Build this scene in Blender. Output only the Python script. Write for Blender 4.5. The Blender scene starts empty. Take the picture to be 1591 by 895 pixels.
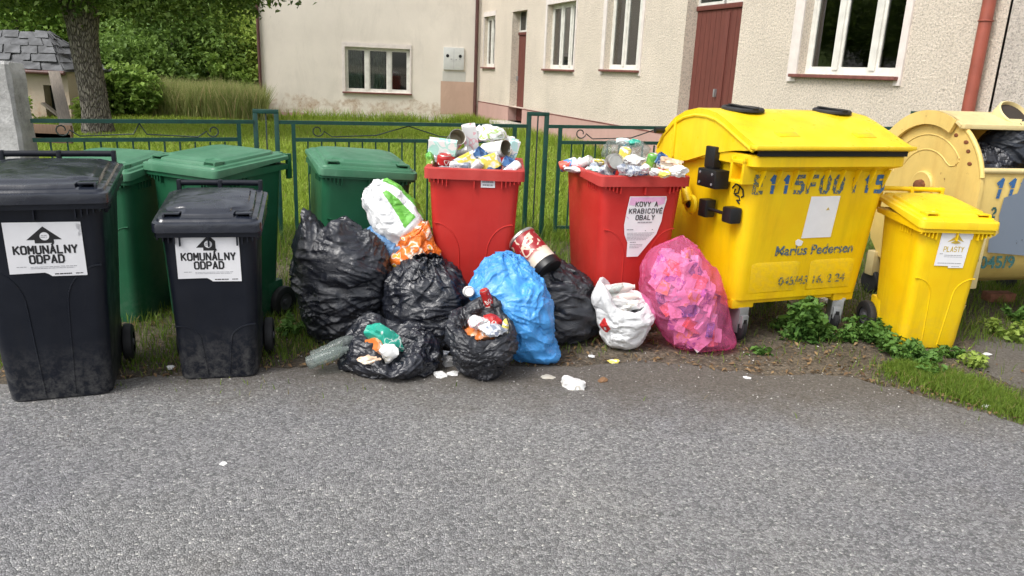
import bpy, bmesh, math, random
import numpy as np
from mathutils import Vector, Matrix, Euler
R_=math.radians
S=bpy.context.scene
COL=S.collection
# ------------------------------------------------------------ camera
F=1196.0;CX=795.5;CY=447.5;EYE=1.585
PITCH=R_(15.85);ROLL=R_(2.4)
_f=np.array([0,math.cos(PITCH),-math.sin(PITCH)]);_u=np.array([0,math.sin(PITCH),math.cos(PITCH)]);_r=np.array([1.,0,0])
_r2=_r*math.cos(ROLL)+_u*math.sin(ROLL);_u2=-_r*math.sin(ROLL)+_u*math.cos(ROLL)
cam=bpy.data.cameras.new('camera');co=bpy.data.objects.new('camera',cam);COL.objects.link(co)
cam.sensor_width=36;cam.lens=F/1591*36;cam.clip_end=2000;cam.clip_start=.05
m=Matrix(((_r2[0],_u2[0],-_f[0],0),(_r2[1],_u2[1],-_f[1],0),(_r2[2],_u2[2],-_f[2],EYE),(0,0,0,1)))
co.matrix_world=m;S.camera=co
# ------------------------------------------------------------ sky, sun, exposure
SUN_EL=R_(52);SUN_ROT=R_(228)      # overcast: soft light from behind the camera
W=bpy.data.worlds.new("World");S.world=W;W.use_nodes=True
nt=W.node_tree;nt.nodes.clear()
sky=nt.nodes.new('ShaderNodeTexSky');sky.sky_type='NISHITA';sky.sun_disc=False
sky.sun_elevation=SUN_EL;sky.sun_rotation=SUN_ROT;sky.air_density=1.0;sky.dust_density=4.0;sky.ozone_density=.6
hs=nt.nodes.new('ShaderNodeHueSaturation');hs.inputs['Saturation'].default_value=.22
bg=nt.nodes.new('ShaderNodeBackground');bg.inputs['Strength'].default_value=.15
wo=nt.nodes.new('ShaderNodeOutputWorld')
nt.links.new(sky.outputs[0],hs.inputs['Color']);nt.links.new(hs.outputs[0],bg.inputs['Color']);nt.links.new(bg.outputs[0],wo.inputs[0])
sl=bpy.data.lights.new('sun','SUN');sl.energy=1.1;sl.angle=R_(24);sl.color=(1,.965,.91)
so=bpy.data.objects.new('sun',sl);COL.objects.link(so)
# direction TO the sun; sky rotation is measured from +Y clockwise
sd=Vector((math.sin(SUN_ROT)*math.cos(SUN_EL),math.cos(SUN_ROT)*math.cos(SUN_EL),math.sin(SUN_EL)))
so.rotation_euler=sd.to_track_quat('Z','Y').to_euler();so.location=(0,0,30)
S.view_settings.view_transform='Standard';S.view_settings.look='None';S.view_settings.gamma=1
S.view_settings.exposure=.74
# ------------------------------------------------------------ helpers
def ray(x,y): return _f+_r2*(x-CX)/F-_u2*(y-CY)/F
def atY(x,y,Y):
    d=ray(x,y);return np.array([0,0,EYE])+d*Y/d[1]
def gnd(x,y,z=0.):
    d=ray(x,y);return np.array([0,0,EYE])+d*(z-EYE)/d[2]
def node(nt,t,**k):
    n=nt.nodes.new(t)
    for a,b in k.items():
        if a in n.inputs: n.inputs[a].default_value=b
        else: setattr(n,a,b)
    return n
def col4(c): return (c[0],c[1],c[2],1)
class Mt:
    """small wrapper to build node materials"""
    def __init__(s,name):
        s.m=bpy.data.materials.new(name);s.m.use_nodes=True;s.nt=s.m.node_tree
        s.b=s.nt.nodes['Principled BSDF'];s.out=s.nt.nodes['Material Output']
        s.tc=s.nt.nodes.new('ShaderNodeTexCoord')
    def L(s,a,b): s.nt.links.new(a,b);return s
    def vec(s,scale=(1,1,1),gen=False):
        mp=s.nt.nodes.new('ShaderNodeMapping');mp.inputs['Scale'].default_value=scale
        s.L(s.tc.outputs['Generated' if gen else 'Object'],mp.inputs[0]);return mp.outputs[0]
    def noise(s,sc,det=4,rough=.55,dist=0,scale=(1,1,1)):
        n=node(s.nt,'ShaderNodeTexNoise');n.inputs['Scale'].default_value=sc;n.inputs['Detail'].default_value=det
        n.inputs['Roughness'].default_value=rough;n.inputs['Distortion'].default_value=dist;s.L(s.vec(scale),n.inputs[0]);return n.outputs[0]
    def voro(s,sc,feat='F1',scale=(1,1,1),out=0,rnd=1):
        n=node(s.nt,'ShaderNodeTexVoronoi');n.feature=feat;n.inputs['Scale'].default_value=sc;n.inputs['Randomness'].default_value=rnd
        s.L(s.vec(scale),n.inputs[0]);return n.outputs[out]
    def ramp(s,src,stops):
        r=s.nt.nodes.new('ShaderNodeValToRGB');e=r.color_ramp.elements
        while len(e)<len(stops): e.new(.5)
        for i,(p,c) in enumerate(stops):
            e[i].position=p;e[i].color=col4(c) if not isinstance(c,(int,float)) else (c,c,c,1)
        s.L(src,r.inputs[0]);return r.outputs[0]
    def mix(s,fac,a,b,mode='MIX'):
        n=s.nt.nodes.new('ShaderNodeMix');n.data_type='RGBA';n.blend_type=mode
        for src,i in ((fac,0),(a,6),(b,7)):
            if isinstance(src,(int,float)): n.inputs[i].default_value=src
            elif isinstance(src,tuple): n.inputs[i].default_value=col4(src)
            else: s.L(src,n.inputs[i])
        return n.outputs[2]
    def math(s,op,a,b=0.):
        n=s.nt.nodes.new('ShaderNodeMath');n.operation=op
        for src,i in ((a,0),(b,1)):
            if isinstance(src,(int,float)): n.inputs[i].default_value=src
            else: s.L(src,n.inputs[i])
        return n.outputs[0]
    def base(s,c):
        if isinstance(c,tuple): s.b.inputs['Base Color'].default_value=col4(c)
        else: s.L(c,s.b.inputs['Base Color'])
        return s
    def set(s,**k):
        for a,v in k.items():
            i=s.b.inputs[a.replace('_',' ')]
            if isinstance(v,(int,float)): i.default_value=v
            elif isinstance(v,tuple): i.default_value=col4(v)
            else: s.L(v,i)
        return s
    def bump(s,h,dist=.01,st=1.,prev=None):
        n=s.nt.nodes.new('ShaderNodeBump');n.inputs['Distance'].default_value=dist;n.inputs['Strength'].default_value=st
        s.L(h,n.inputs['Height'])
        if prev is not None: s.L(prev,n.inputs['Normal'])
        s.L(n.outputs[0],s.b.inputs['Normal']);return n.outputs[0]
    def attr(s,name):
        n=s.nt.nodes.new('ShaderNodeAttribute');n.attribute_name=name;return n
    def sep(s,out='Object'):
        n=s.nt.nodes.new('ShaderNodeSeparateXYZ');s.L(s.tc.outputs[out],n.inputs[0]);return n.outputs
def simple(name,c,rough=.5,var=.12,sc=6,metal=0,bump=0,bsc=60,spec=.5,coat=0,rvar=0):
    t=Mt(name);n=t.noise(sc,5)
    lo=tuple(x*(1-var) for x in c);hi=tuple(min(1,x*(1+var)) for x in c)
    t.base(t.ramp(n,[(.3,lo),(.7,hi)])).set(Roughness=rough,Metallic=metal)
    t.b.inputs['Specular IOR Level'].default_value=spec
    if coat: t.set(Coat_Weight=coat)
    if rvar: t.set(Roughness=t.ramp(t.noise(sc*2.3,5),[(.3,max(.02,rough-rvar)),(.7,min(1,rough+rvar))]))
    if bump: t.bump(t.noise(bsc,4),bump,1)
    return t.m
# ------------------------------------------------------------ mesh helpers
class MB:
    def __init__(s): s.v=[];s.f=[]
    def add(s,vs,fs,M=None):
        o=len(s.v)
        for p in vs:
            s.v.append(tuple(M@Vector(p)) if M is not None else tuple(p))
        for f in fs: s.f.append(tuple(i+o for i in f))
        return s
    def box(s,x0,x1,y0,y1,z0,z1,M=None):
        v=[(x,y,z) for z in (z0,z1) for y in (y0,y1) for x in (x0,x1)]
        return s.add(v,[(0,2,3,1),(4,5,7,6),(0,1,5,4),(2,6,7,3),(0,4,6,2),(1,3,7,5)],M)
    def bbox(s,x0,x1,y0,y1,z0,z1,b=.004,M=None):
        """box with bevelled edges"""
        bm=bmesh.new();bmesh.ops.create_cube(bm,size=1)
        for q in bm.verts:
            q.co.x=x0 if q.co.x<0 else x1;q.co.y=y0 if q.co.y<0 else y1;q.co.z=z0 if q.co.z<0 else z1
        bmesh.ops.bevel(bm,geom=bm.edges[:],offset=b,segments=2,affect='EDGES',profile=.6)
        bm.verts.index_update();vs=[tuple(q.co) for q in bm.verts];fs=[tuple(q.index for q in f.verts) for f in bm.faces];bm.free()
        return s.add(vs,fs,M)
    def rings(s,rings,cap0=True,cap1=True,M=None,closed=True):
        n=len(rings[0]);vs=[p for r in rings for p in r];fs=[]
        for i in range(len(rings)-1):
            for j in range(n if closed else n-1):
                k=(j+1)%n;fs.append((i*n+j,i*n+k,(i+1)*n+k,(i+1)*n+j))
        if cap0: fs.append(tuple(range(n-1,-1,-1)))
        if cap1: fs.append(tuple((len(rings)-1)*n+j for j in range(n)))
        return s.add(vs,fs,M)
    def cyl(s,a,b,r,r2=None,n=16,cap=True):
        a=Vector(a);b=Vector(b);r2=r if r2 is None else r2
        q=(b-a).to_track_quat('Z','Y').to_matrix()
        rg=[]
        for p,rr in ((a,r),(b,r2)):
            rg.append([tuple(p+q@Vector((rr*math.cos(2*math.pi*j/n),rr*math.sin(2*math.pi*j/n),0))) for j in range(n)])
        return s.rings(rg,cap,cap)
    def lathe(s,prof,M=None,n=24,cap0=True,cap1=True):
        """prof [(r,z)] around local z"""
        rg=[[(max(r,1e-4)*math.cos(2*math.pi*j/n),max(r,1e-4)*math.sin(2*math.pi*j/n),z) for j in range(n)] for r,z in prof]
        return s.rings(rg,cap0,cap1,M)
    def tube(s,pts,r,n=8,cap=True):
        P=[Vector(p) for p in pts];rr=r if isinstance(r,(list,tuple)) else [r]*len(P)
        rg=[];up=Vector((0,0,1));prev=None
        for i,p in enumerate(P):
            d=(P[min(i+1,len(P)-1)]-P[max(i-1,0)]).normalized()
            if prev is None:
                x=d.orthogonal().normalized()
            else:
                x=(prev-d*prev.dot(d)).normalized()
            prev=x;y=d.cross(x)
            rg.append([tuple(p+x*rr[i]*math.cos(2*math.pi*j/n)+y*rr[i]*math.sin(2*math.pi*j/n)) for j in range(n)])
        return s.rings(rg,cap,cap)
    def build(s,name,mat,parent=None,smooth=None,bevel=0):
        me=bpy.data.meshes.new(name);me.from_pydata(s.v,[],s.f);me.validate();me.update()
        o=bpy.data.objects.new(name,me);COL.objects.link(o)
        if mat is not None:
            for q in (mat if isinstance(mat,(list,tuple)) else [mat]): me.materials.append(q)
        if parent is not None: o.parent=parent
        bm=bmesh.new();bm.from_mesh(me);bmesh.ops.recalc_face_normals(bm,faces=bm.faces[:])
        if bevel: bmesh.ops.bevel(bm,geom=[e for e in bm.edges if e.calc_face_angle(0)>.6],offset=bevel,segments=2,affect='EDGES',profile=.6)
        bm.to_mesh(me);bm.free()
        if smooth is not None: shade(me,smooth)
        return o
def shade(me,ang):
    me.polygons.foreach_set('use_smooth',[True]*len(me.polygons))
    me.set_sharp_from_angle(angle=R_(ang))
def npmesh(name,V,Fc,mat,parent=None,smooth=True,attrs=None):
    """fast mesh from numpy arrays; Fc is (n,k)"""
    me=bpy.data.meshes.new(name);V=np.asarray(V,np.float32).reshape(-1,3);Fc=np.asarray(Fc,np.int32)
    n,k=Fc.shape
    me.vertices.add(len(V));me.vertices.foreach_set('co',V.ravel())
    me.loops.add(n*k);me.loops.foreach_set('vertex_index',Fc.ravel())
    me.polygons.add(n);me.polygons.foreach_set('loop_start',np.arange(0,n*k,k,dtype=np.int32))
    if smooth: me.polygons.foreach_set('use_smooth',np.ones(n,bool))
    if attrs:
        for a,(dom,arr) in attrs.items():
            t=me.attributes.new(a,'FLOAT',dom);t.data.foreach_set('value',np.asarray(arr,np.float32))
    me.update(calc_edges=True)
    me.materials.append(mat)
    o=bpy.data.objects.new(name,me);COL.objects.link(o)
    if parent is not None: o.parent=parent
    return o
def tag(o,label=None,cat=None,group=None,kind=None):
    if label: o['label']=label
    if cat: o['category']=cat
    if group: o['group']=group
    if kind: o['kind']=kind
    return o
def empty(name,loc=(0,0,0),rz=0,label=None,cat=None,group=None):
    o=bpy.data.objects.new(name,None);COL.objects.link(o);o.location=tuple(loc);o.rotation_euler=(0,0,rz)
    o.empty_display_size=.1
    return tag(o,label,cat,group)
def kids(o): return [c for c in bpy.data.objects if c.parent==o]
def copy_tree(o,parent=None):
    c=o.copy();COL.objects.link(c);c.parent=parent
    for ch in kids(o): copy_tree(ch,c)
    return c
def text(name,s,size,mat,parent,M,sx=1.,bold=0.,align='CENTER',ext=0.0006):
    cu=bpy.data.curves.new(name,'FONT');cu.body=s;cu.size=size;cu.offset=bold;cu.align_x=align;cu.align_y='CENTER';cu.extrude=ext
    cu.resolution_u=3
    o=bpy.data.objects.new(name,cu);COL.objects.link(o)
    dg=bpy.context.evaluated_depsgraph_get();me=bpy.data.meshes.new_from_object(o.evaluated_get(dg))
    bpy.data.objects.remove(o);bpy.data.curves.remove(cu)
    me.transform(Matrix.Diagonal((sx,1,1,1)))
    me.materials.clear();me.materials.append(mat)
    t=bpy.data.objects.new(name,me);COL.objects.link(t);t.parent=parent;t.matrix_local=M;t['kind']='stuff'
    return t
_c=.22
GL={'K':[[(0,0),(0,1)],[(0,.4),(1,1)],[(.3,.56),(1,0)]],'O':[[(_c,0),(1-_c,0),(1,.15),(1,.85),(1-_c,1),(_c,1),(0,.85),(0,.15),(_c,0)]],
'M':[[(0,0),(0,1),(.5,.4),(1,1),(1,0)]],'U':[[(0,1),(0,.15),(_c,0),(1-_c,0),(1,.15),(1,1)]],'N':[[(0,0),(0,1),(1,0),(1,1)]],
'A':[[(0,0),(.5,1),(1,0)],[(.2,.3),(.8,.3)]],'Á':[[(0,0),(.5,1),(1,0)],[(.2,.3),(.8,.3)],[(.45,1.15),(.7,1.32)]],'L':[[(0,1),(0,0),(.9,0)]],
'Y':[[(0,1),(.5,.45),(1,1)],[(.5,.45),(.5,0)]],'D':[[(0,0),(0,1),(.7,1),(1,.8),(1,.2),(.7,0),(0,0)]],'P':[[(0,0),(0,1),(.75,1),(1,.85),(1,.6),(.75,.45),(0,.45)]],
'V':[[(0,1),(.5,0),(1,1)]],'R':[[(0,0),(0,1),(.75,1),(1,.85),(1,.62),(.75,.48),(0,.48)],[(.5,.48),(1,0)]],
'B':[[(0,0),(0,1),(.7,1),(.95,.85),(.95,.65),(.7,.52),(0,.52)],[(.7,.52),(1,.38),(1,.14),(.75,0),(0,0)]],'I':[[(.5,0),(.5,1)]],
'C':[[(1,.8),(1-_c,1),(_c,1),(0,.85),(0,.15),(_c,0),(1-_c,0),(1,.2)]],'É':[[(1,1),(0,1),(0,0),(1,0)],[(0,.5),(.8,.5)],[(.45,1.15),(.7,1.32)]],
'E':[[(1,1),(0,1),(0,0),(1,0)],[(0,.5),(.8,.5)]],'F':[[(1,1),(0,1),(0,0)],[(0,.5),(.8,.5)]],'S':[[(1,.85),(.8,1),(.2,1),(0,.85),(0,.65),(.2,.53),(.8,.47),(1,.33),(1,.15),(.8,0),(.2,0),(0,.15)]],
'T':[[(0,1),(1,1)],[(.5,1),(.5,0)]],'1':[[(.2,.78),(.5,1),(.5,0)]],'5':[[(.95,1),(.05,1),(.05,.58),(.7,.6),(1,.42),(1,.16),(.75,0),(0,.03)]],
'0':[[(_c,0),(1-_c,0),(1,.2),(1,.8),(1-_c,1),(_c,1),(0,.8),(0,.2),(_c,0)]],'4':[[(.75,0),(.75,1),(0,.3),(1,.3)]],'6':[[(.9,.95),(.4,1),(0,.7),(0,.15),(.25,0),(.75,0),(1,.15),(1,.4),(.75,.55),(.05,.5)]],
'2':[[(0,.8),(.25,1),(.75,1),(1,.8),(1,.6),(0,0),(1,0)]],'3':[[(0,.9),(.25,1),(.75,1),(1,.8),(.7,.53),(1,.25),(.75,0),(.25,0),(0,.1)]],'/':[[(0,0),(1,1)]],'.':[[(.4,0),(.5,.02)]],'-':[[(.1,.5),(.9,.5)]]}
def strokes(name,txt,h,w,gap,st,mat,parent,M,stencil=False,slant=0.):
    """block lettering cut from flat strokes, centred on the origin of its plane"""
    b=MB();adv=lambda ch:(w*.45 if ch in 'I1./' else w)
    tot=sum((w*.7 if ch==' ' else adv(ch))+gap for ch in txt)-gap;x=-tot/2;k=0
    for ch in txt:
        if ch==' ': x+=w*.7+gap;continue
        ww=adv(ch)
        for pl in GL[ch]:
            for (ax,ay),(bx,by) in zip(pl[:-1],pl[1:]):
                if ch in 'I1': ax=.5+(ax-.5)*2;bx=.5+(bx-.5)*2
                A=Vector((x+ax*ww,(ay-.5)*h));Bv=Vector((x+bx*ww,(by-.5)*h));d=Bv-A;L=d.length
                if L<1e-6: continue
                d/=L;q=Vector((-d.y,d.x))*st/2;e=d*(st*.32);z=.0003+.00008*(k%9);k+=1
                segs=[(A-e,Bv+e)]
                if stencil and L>h*.75: mid=(A+Bv)/2;segs=[(A-e,mid-d*h*.035),(mid+d*h*.035,Bv+e)]
                for P,Q in segs:
                    c=[P+q,P-q,Q-q,Q+q];c=[(p.x+slant*p.y,p.y) for p in c]
                    b.add([(a_,b_,0) for a_,b_ in c]+[(a_,b_,z) for a_,b_ in c],[(0,1,2,3),(4,5,6,7),(0,1,5,4),(1,2,6,5),(2,3,7,6),(3,0,4,7)])
        x+=ww+gap
    o=b.build(name,mat,parent);o.matrix_local=M;o['kind']='stuff';return o
def rrect(x0,x1,y0,y1,z,r,n=4):
    """rounded rectangle ring; z number or function(x,y)"""
    out=[];r=min(r,(x1-x0)/2-1e-4,(y1-y0)/2-1e-4)
    for cx,cy,a in ((x1-r,y1-r,0),(x0+r,y1-r,90),(x0+r,y0+r,180),(x1-r,y0+r,270)):
        for i in range(n+1):
            t=R_(a+90*i/n);x=cx+r*math.cos(t);y=cy+r*math.sin(t)
            out.append((x,y,z(x,y) if callable(z) else z))
    return out
rng=np.random.default_rng(7)
random.seed(11)
# ------------------------------------------------------------ plastics
def plastic(name,c,rough=.42,dirt=(.30,.29,.27),dz=.35,damt=.35,fade=None,scr=.25,spec=.4,wave=0,grime=.38):
    t=Mt(name)
    n=t.noise(3.5,6,.6)
    c2=fade or tuple(min(1,x*1.25+.004) for x in c)
    b=t.ramp(n,[(.35,c),(.72,c2)])
    # fine scratches and dull scuffs
    sc=t.ramp(t.noise(38,3,.7,.6,(1,1,.12)),[(.60,0),(.74,1)])
    sc2=t.ramp(t.noise(5,3),[(.45,0),(.65,1)])
    scr_m=t.math('MULTIPLY',t.math('MULTIPLY',sc,sc2),scr)
    b=t.mix(scr_m,b,tuple(min(1,x*1.6+.05) for x in c))
    stk=t.math('MULTIPLY',t.ramp(t.noise(7,5,.7,.2,(1,1,.10)),[(.50,0),(.78,1)]),grime)
    b=t.mix(stk,b,tuple(x*.45+.012 for x in c))
    # splashed mud near the foot
    z=t.sep()[2]
    h=t.ramp(t.math('DIVIDE',z,dz),[(0.0,1),(1.0,0)])
    d=t.ramp(t.noise(26,6,.75,.3),[(.42,0),(.75,1)])
    dm=t.math('MULTIPLY',t.math('MULTIPLY',h,d),damt)
    b=t.mix(dm,b,dirt)
    t.base(b);t.set(Roughness=t.ramp(t.noise(9,5,.6),[(.3,rough-.1),(.7,rough+.13)]))
    pv=t.bump(t.noise(140,3),.0006,.6)
    if wave: t.bump(t.noise(4.5,2,.5,.4),wave,1.,pv)
    t.b.inputs['Specular IOR Level'].default_value=spec
    return t.m
M_black=plastic('black_plastic',(.006,.008,.014),.42,damt=.40,dz=.30,scr=.10,spec=.28)
M_blacklid=plastic('black_lid_plastic',(.010,.013,.022),.20,dz=.01,damt=0,scr=.25,spec=.75,wave=.012)
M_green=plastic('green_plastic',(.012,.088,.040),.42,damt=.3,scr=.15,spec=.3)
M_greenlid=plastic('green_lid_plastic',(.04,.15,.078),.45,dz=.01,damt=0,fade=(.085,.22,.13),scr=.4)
M_red=plastic('red_plastic',(.49,.026,.021),.42,damt=.3,fade=(.54,.042,.034),scr=.12,spec=.3)
M_redrim=plastic('red_rim_plastic',(.42,.03,.026),.5,dz=.01,damt=0,fade=(.50,.07,.06),scr=.35,spec=.3)
M_yel=plastic('yellow_plastic',(.80,.50,.002),.40,dirt=(.35,.25,.10),dz=.35,damt=.35,fade=(.85,.60,.004),scr=.06)
M_yellid=plastic('yellow_lid_plastic',(.83,.55,.005),.34,dz=.01,damt=0,fade=(.85,.62,.03),scr=.10)
M_rubber=simple('black_rubber',(.018,.018,.02),.65,.3,20,bump=.001)
M_bplast=simple('black_fittings',(.008,.008,.009),.42,.3,12)
M_steel=simple('galvanised_steel',(.38,.39,.40),.45,.25,14,metal=.6)
M_axle=simple('axle_steel',(.2,.2,.2),.5,.3,14,metal=.7)
M_wheelrim=simple('grey_wheel_hub',(.09,.09,.10),.5,.2,20)
M_paper=simple('white_sticker',(.80,.80,.82),.5,.03,15)
M_ink=simple('black_ink',(.015,.015,.017),.6,.2,30)
M_inkgrey=simple('grey_ink',(.06,.055,.06),.6,.2,30)
M_smallink=simple('grey_print',(.32,.32,.34),.6,.1,60)
M_pinkprint=simple('pink_print',(.78,.45,.68),.6,.1,20)
M_goldprint=simple('ochre_print',(.55,.40,.06),.6,.1,20)
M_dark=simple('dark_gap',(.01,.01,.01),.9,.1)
def tex_front(name,faces,mat,parent): pass
class BinSpec: pass
def bin_front(sp,z):                      # local y of the front face at height z
    return sp.yb+(sp.yt-sp.yb)*min(1,z/sp.zr)
def front_matrix(sp,x,z,out=.003,rot=0.):
    k=(sp.yb-sp.yt)/sp.zr;al=math.atan(k)
    return Matrix.Translation((x,bin_front(sp,z)-out,z))@Matrix.Rotation(math.pi/2+al,4,'X')@Matrix.Rotation(rot,4,'Z')
def hit_front(sp,root,px,py):
    """local (x,z) on the front face of a bin seen at a pixel"""
    Mi=root.matrix_basis.inverted();o=Mi@Vector((0,0,EYE));d=(Mi.to_3x3()@Vector(ray(px,py)))
    # plane y = yb+(yt-yb)/zr*z
    k=(sp.yt-sp.yb)/sp.zr;t=(sp.yb+k*o.z-o.y)/(d.y-k*d.z);p=o+d*t
    return p.x,p.z
def make_bin(name,kind,loc,yaw,mb,ml,label,cat,group=None,lid='closed',lean=0.,lidang=0.,hz=None,az=None,big_wheels=True,arcs=True,ridges=True):
    sp=BinSpec()
    if kind==240: W,D,zr,wr,bw,yb,bd,wheel=.58,.70,.985,.53,.43,.10,.46,.10
    elif kind==180: W,D,zr,wr,bw,yb,bd,wheel=.60,.58,.975,.56,.50,.05,.43,.10
    else: W,D,zr,wr,bw,yb,bd,wheel=.48,.53,.82,.43,.375,.075,.36,.10
    rise,zh,az0,az1=(.045,.095,.47,.66) if kind>=180 else (.07,.115,.22,.30)
    if az: az0,az1=az
    sp.W,sp.D,sp.zr,sp.yt,sp.yb=W,D,zr,.022,yb
    root=empty(name,loc,yaw,label,cat,group)
    root.rotation_euler=(0,lean,yaw)
    zc=zr-.05
    # body
    b=MB();n=7;rg=[]
    lev=[(0,.0),(.012,-.012),(.05,-.016)]
    def ring(z,ins=0.):
        t=z/zr;w=bw+(wr-bw)*t;y0=yb+(.022-yb)*t;y1=yb+bd+( (D-.03)-(yb+bd))*t
        return rrect(-w/2+ins,w/2-ins,y0+ins,y1-ins,z,.055)
    rg=[ring(0,.012),ring(.012,.002)]+[ring(zr*i/12) for i in range(1,13)]
    top=ring(zr-.0,.012);low=ring(zr-.12,.012);rg+=[top,low]
    b.rings(rg,True,False)
    body=b.build('body',mb,root,35)
    # arcs moulded into the front
    if arcs:
        for s in (-1,1):
            pts=[];xi=bw*.19
            for i in range(9): 
                z=.03+(az0-.03)*i/8;pts.append((s*(xi-.02*(1-i/8)),z))
            for i in range(1,10):
                a=R_(90*i/9);pts.append((s*(xi+(wr*.44-xi)*(1-math.cos(a))),az0+(az1-az0)*math.sin(a)))
            MB().tube([(x,bin_front(sp,z)+.0008,z) for x,z in pts],.0042,6).build('moulded_rib',mb,root,60)
    if ridges:
        r=MB()
        for i in range(5):
            for s in (-1,1):
                x=s*(wr*.30+i*.024);r.box(x-.003,x+.003,.004,.03,zr-.105+.008*i,zr-.045)
                r.box(s*(wr/2-.012) if s>0 else -(wr/2+.008),s*(wr/2+.008) if s>0 else -(wr/2-.012),.12+i*.03,.126+i*.03,zr-.10,zr-.04)
        r.box(-.003,.003,.004,.03,zr-.11,zr-.045)
        tag(r.build('rib_row',mb,root),kind='stuff')
    # rim flange, deeper at the front, stepping up along the sides
    def zlow(x,y):
        return zr-.062 if y<.07 else (zr-.062+(.030)*min(1,(y-.07)/.09))
    rm=MB()
    outer=lambda i,z: rrect(-W/2+i,W/2-i,i,D-i,z,.03)
    rm.rings([outer(.035,zr-.02),outer(.004,zlow),outer(0,zlow),outer(0,zr-.004),outer(.004,zr),outer(.03,zr+.002),outer(.034,zr-.03)],False,False)
    rm.build('rim',ml if lid=='open' else mb,root,35)
    # wheels
    wy=yb+bd+.015;hw=bw/2
    for s in (-1,1):
        M=Matrix.Translation((s*(hw+.012),wy,wheel))@Matrix.Rotation(s*math.pi/2,4,'Y')
        w=MB();w.lathe([(.055,.0),(.090,.0),(.098,.006),(.1,.014),(.1,.034),(.097,.043),(.088,.048),(.055,.048)],M,28,False,False)
        tw=w.build('wheel',M_rubber,root,35)
        h=MB();h.lathe([(.056,.006),(.056,.040),(.045,.034),(.02,.036),(.018,.05),(0.001,.052)],M,20,True,False);h.build('hub',M_wheelrim,tw,35)
    MB().cyl((-hw-.01,wy,wheel),(hw+.01,wy,wheel),.012,n=10).build('axle',M_axle,root,60)
    # wheel arch boxes at the foot
    for s in (-1,1): MB().bbox(min(s*(hw-.06),s*(hw+.008)),max(s*(hw-.06),s*(hw+.008)),wy-.10,wy+.03,.06,.24,.01).build('wheel_housing',mb,root,35)
    # grab handle at the back
    if lid=='open': zh=-.035
    if hz is not None: zh=hz
    zb=zr+zh;yb2=D+.035;hl=W*.43
    nohandle=lid=='open'
    h=MB();h.tube([(-hl,yb2,zb),(-hl*.5,yb2,zb+.001),(0,yb2,zb),(hl*.5,yb2,zb+.001),(hl,yb2,zb)],.0155,12)
    if not nohandle: h.build('handle_bar',mb,root,50)
    for x in ((-hl,0,hl) if not nohandle else ()):
        MB().bbox(x-.011,x+.011,yb2-.018,yb2+.018,zb-.14,zb+.017,.005).build('handle_bracket',mb,root,35)
    # lid (built shut, pivot at the back top edge)
    sl=rise/D
    L=MB();zf=lambda off: (lambda x,y: zr+off+sl*y)
    o2=lambda i,off,r=.035: rrect(-W/2-.006+i,W/2+.006-i,-.010+i,D+.002-i,zf(off),r,4)
    def zskirt(x,y): return zr+sl*y-(.036 if y<.08 else .036-.022*min(1,(y-.08)/.1))
    L.rings([rrect(-W/2+.004,W/2-.004,0,D-.004,zskirt,.035),rrect(-W/2-.008,W/2+.008,-.012,D+.004,zskirt,.035),o2(-.002,-.002),o2(.000,.006),o2(.016,.010),o2(.022,.020),o2(.034,.024),o2(.05,.025)],False,False)
    # raised panel with notched front corners
    def outline(sc,off,dome=0):
        w=W/2-.036;y0=.026;y1=D-.05;nx=.085;ny=.062
        pts=[(-w+nx,y0),(-w+nx+.004,y0+.0),(0,y0-.006),(w-nx,y0),(w-nx+.006,y0+ny*.8),(w-nx+.02,y0+ny),(w-.012,y0+ny),(w,y0+ny+.02),(w,y0+.22),(w-.005,y1-.05),(w-.05,y1),(0,y1+.004),(-w+.05,y1),(-w+.005,y1-.05),(-w,y0+.22),(-w,y0+ny+.02),(-w+.012,y0+ny),(-w+nx-.02,y0+ny),(-w+nx-.006,y0+ny*.8)]
        cy=(y0+y1)/2;out=[]
        for x,y in pts:
            X=x*sc;Y=cy+(y-cy)*sc;out.append((X,Y,zr+off+sl*Y+dome*math.cos(X/w*1.4)))
        return out
    L.rings([outline(1,.020),outline(.985,.034),outline(.965,.040),outline(.86,.042,.002),outline(.83,.048,.002),outline(.72,.050,.003),outline(.3,.052,.005)],False,True)
    # floor of lid under the panel
    L.rings([o2(.05,.025),o2(.09,.024)],False,True)
    lidroot=empty('lid',(0,D,zr+.06));lidroot.parent=root
    lo_=L.build('lid',ml,None,32)
    bpy.data.objects.remove(lidroot)
    # shift geometry so that the origin lies on the hinge
    piv=Vector((0,D+.02,zr+.055));lo_.data.transform(Matrix.Translation(-piv));lo_.parent=root;lo_.location=piv
    for s in (-1,1):
        g=MB();w=W/2-.036
        x0=s*(w-.078);x1=s*(w-.002);xa,xb=min(x0,x1),max(x0,x1)
        g.bbox(xa,xb,.035,.105,zr+.040,zr+.050,.004);g.bbox(xb-.012 if s>0 else xa,xb if s>0 else xa+.012,.030,.09,zr+.016,zr+.046,.004)
        go=g.build('lug',ml,None,35);go.data.transform(Matrix.Translation(-piv));go.parent=lo_
    for x in (-W*.3,W*.3):
        ho=MB().bbox(x-.03,x+.03,D-.03,D+.045,zr+rise-.01,zr+rise+.018,.008).build('hinge',ml,None,35);ho.data.transform(Matrix.Translation(-piv));ho.parent=lo_
    if lid=='open':
        for q in kids(lo_): bpy.data.objects.remove(q)
        bpy.data.objects.remove(lo_)
    else: lo_.rotation_euler=(R_(-lidang),0,0)
    root.update_tag();sp.root=root
    bpy.context.view_layer.update()
    return root,sp
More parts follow.
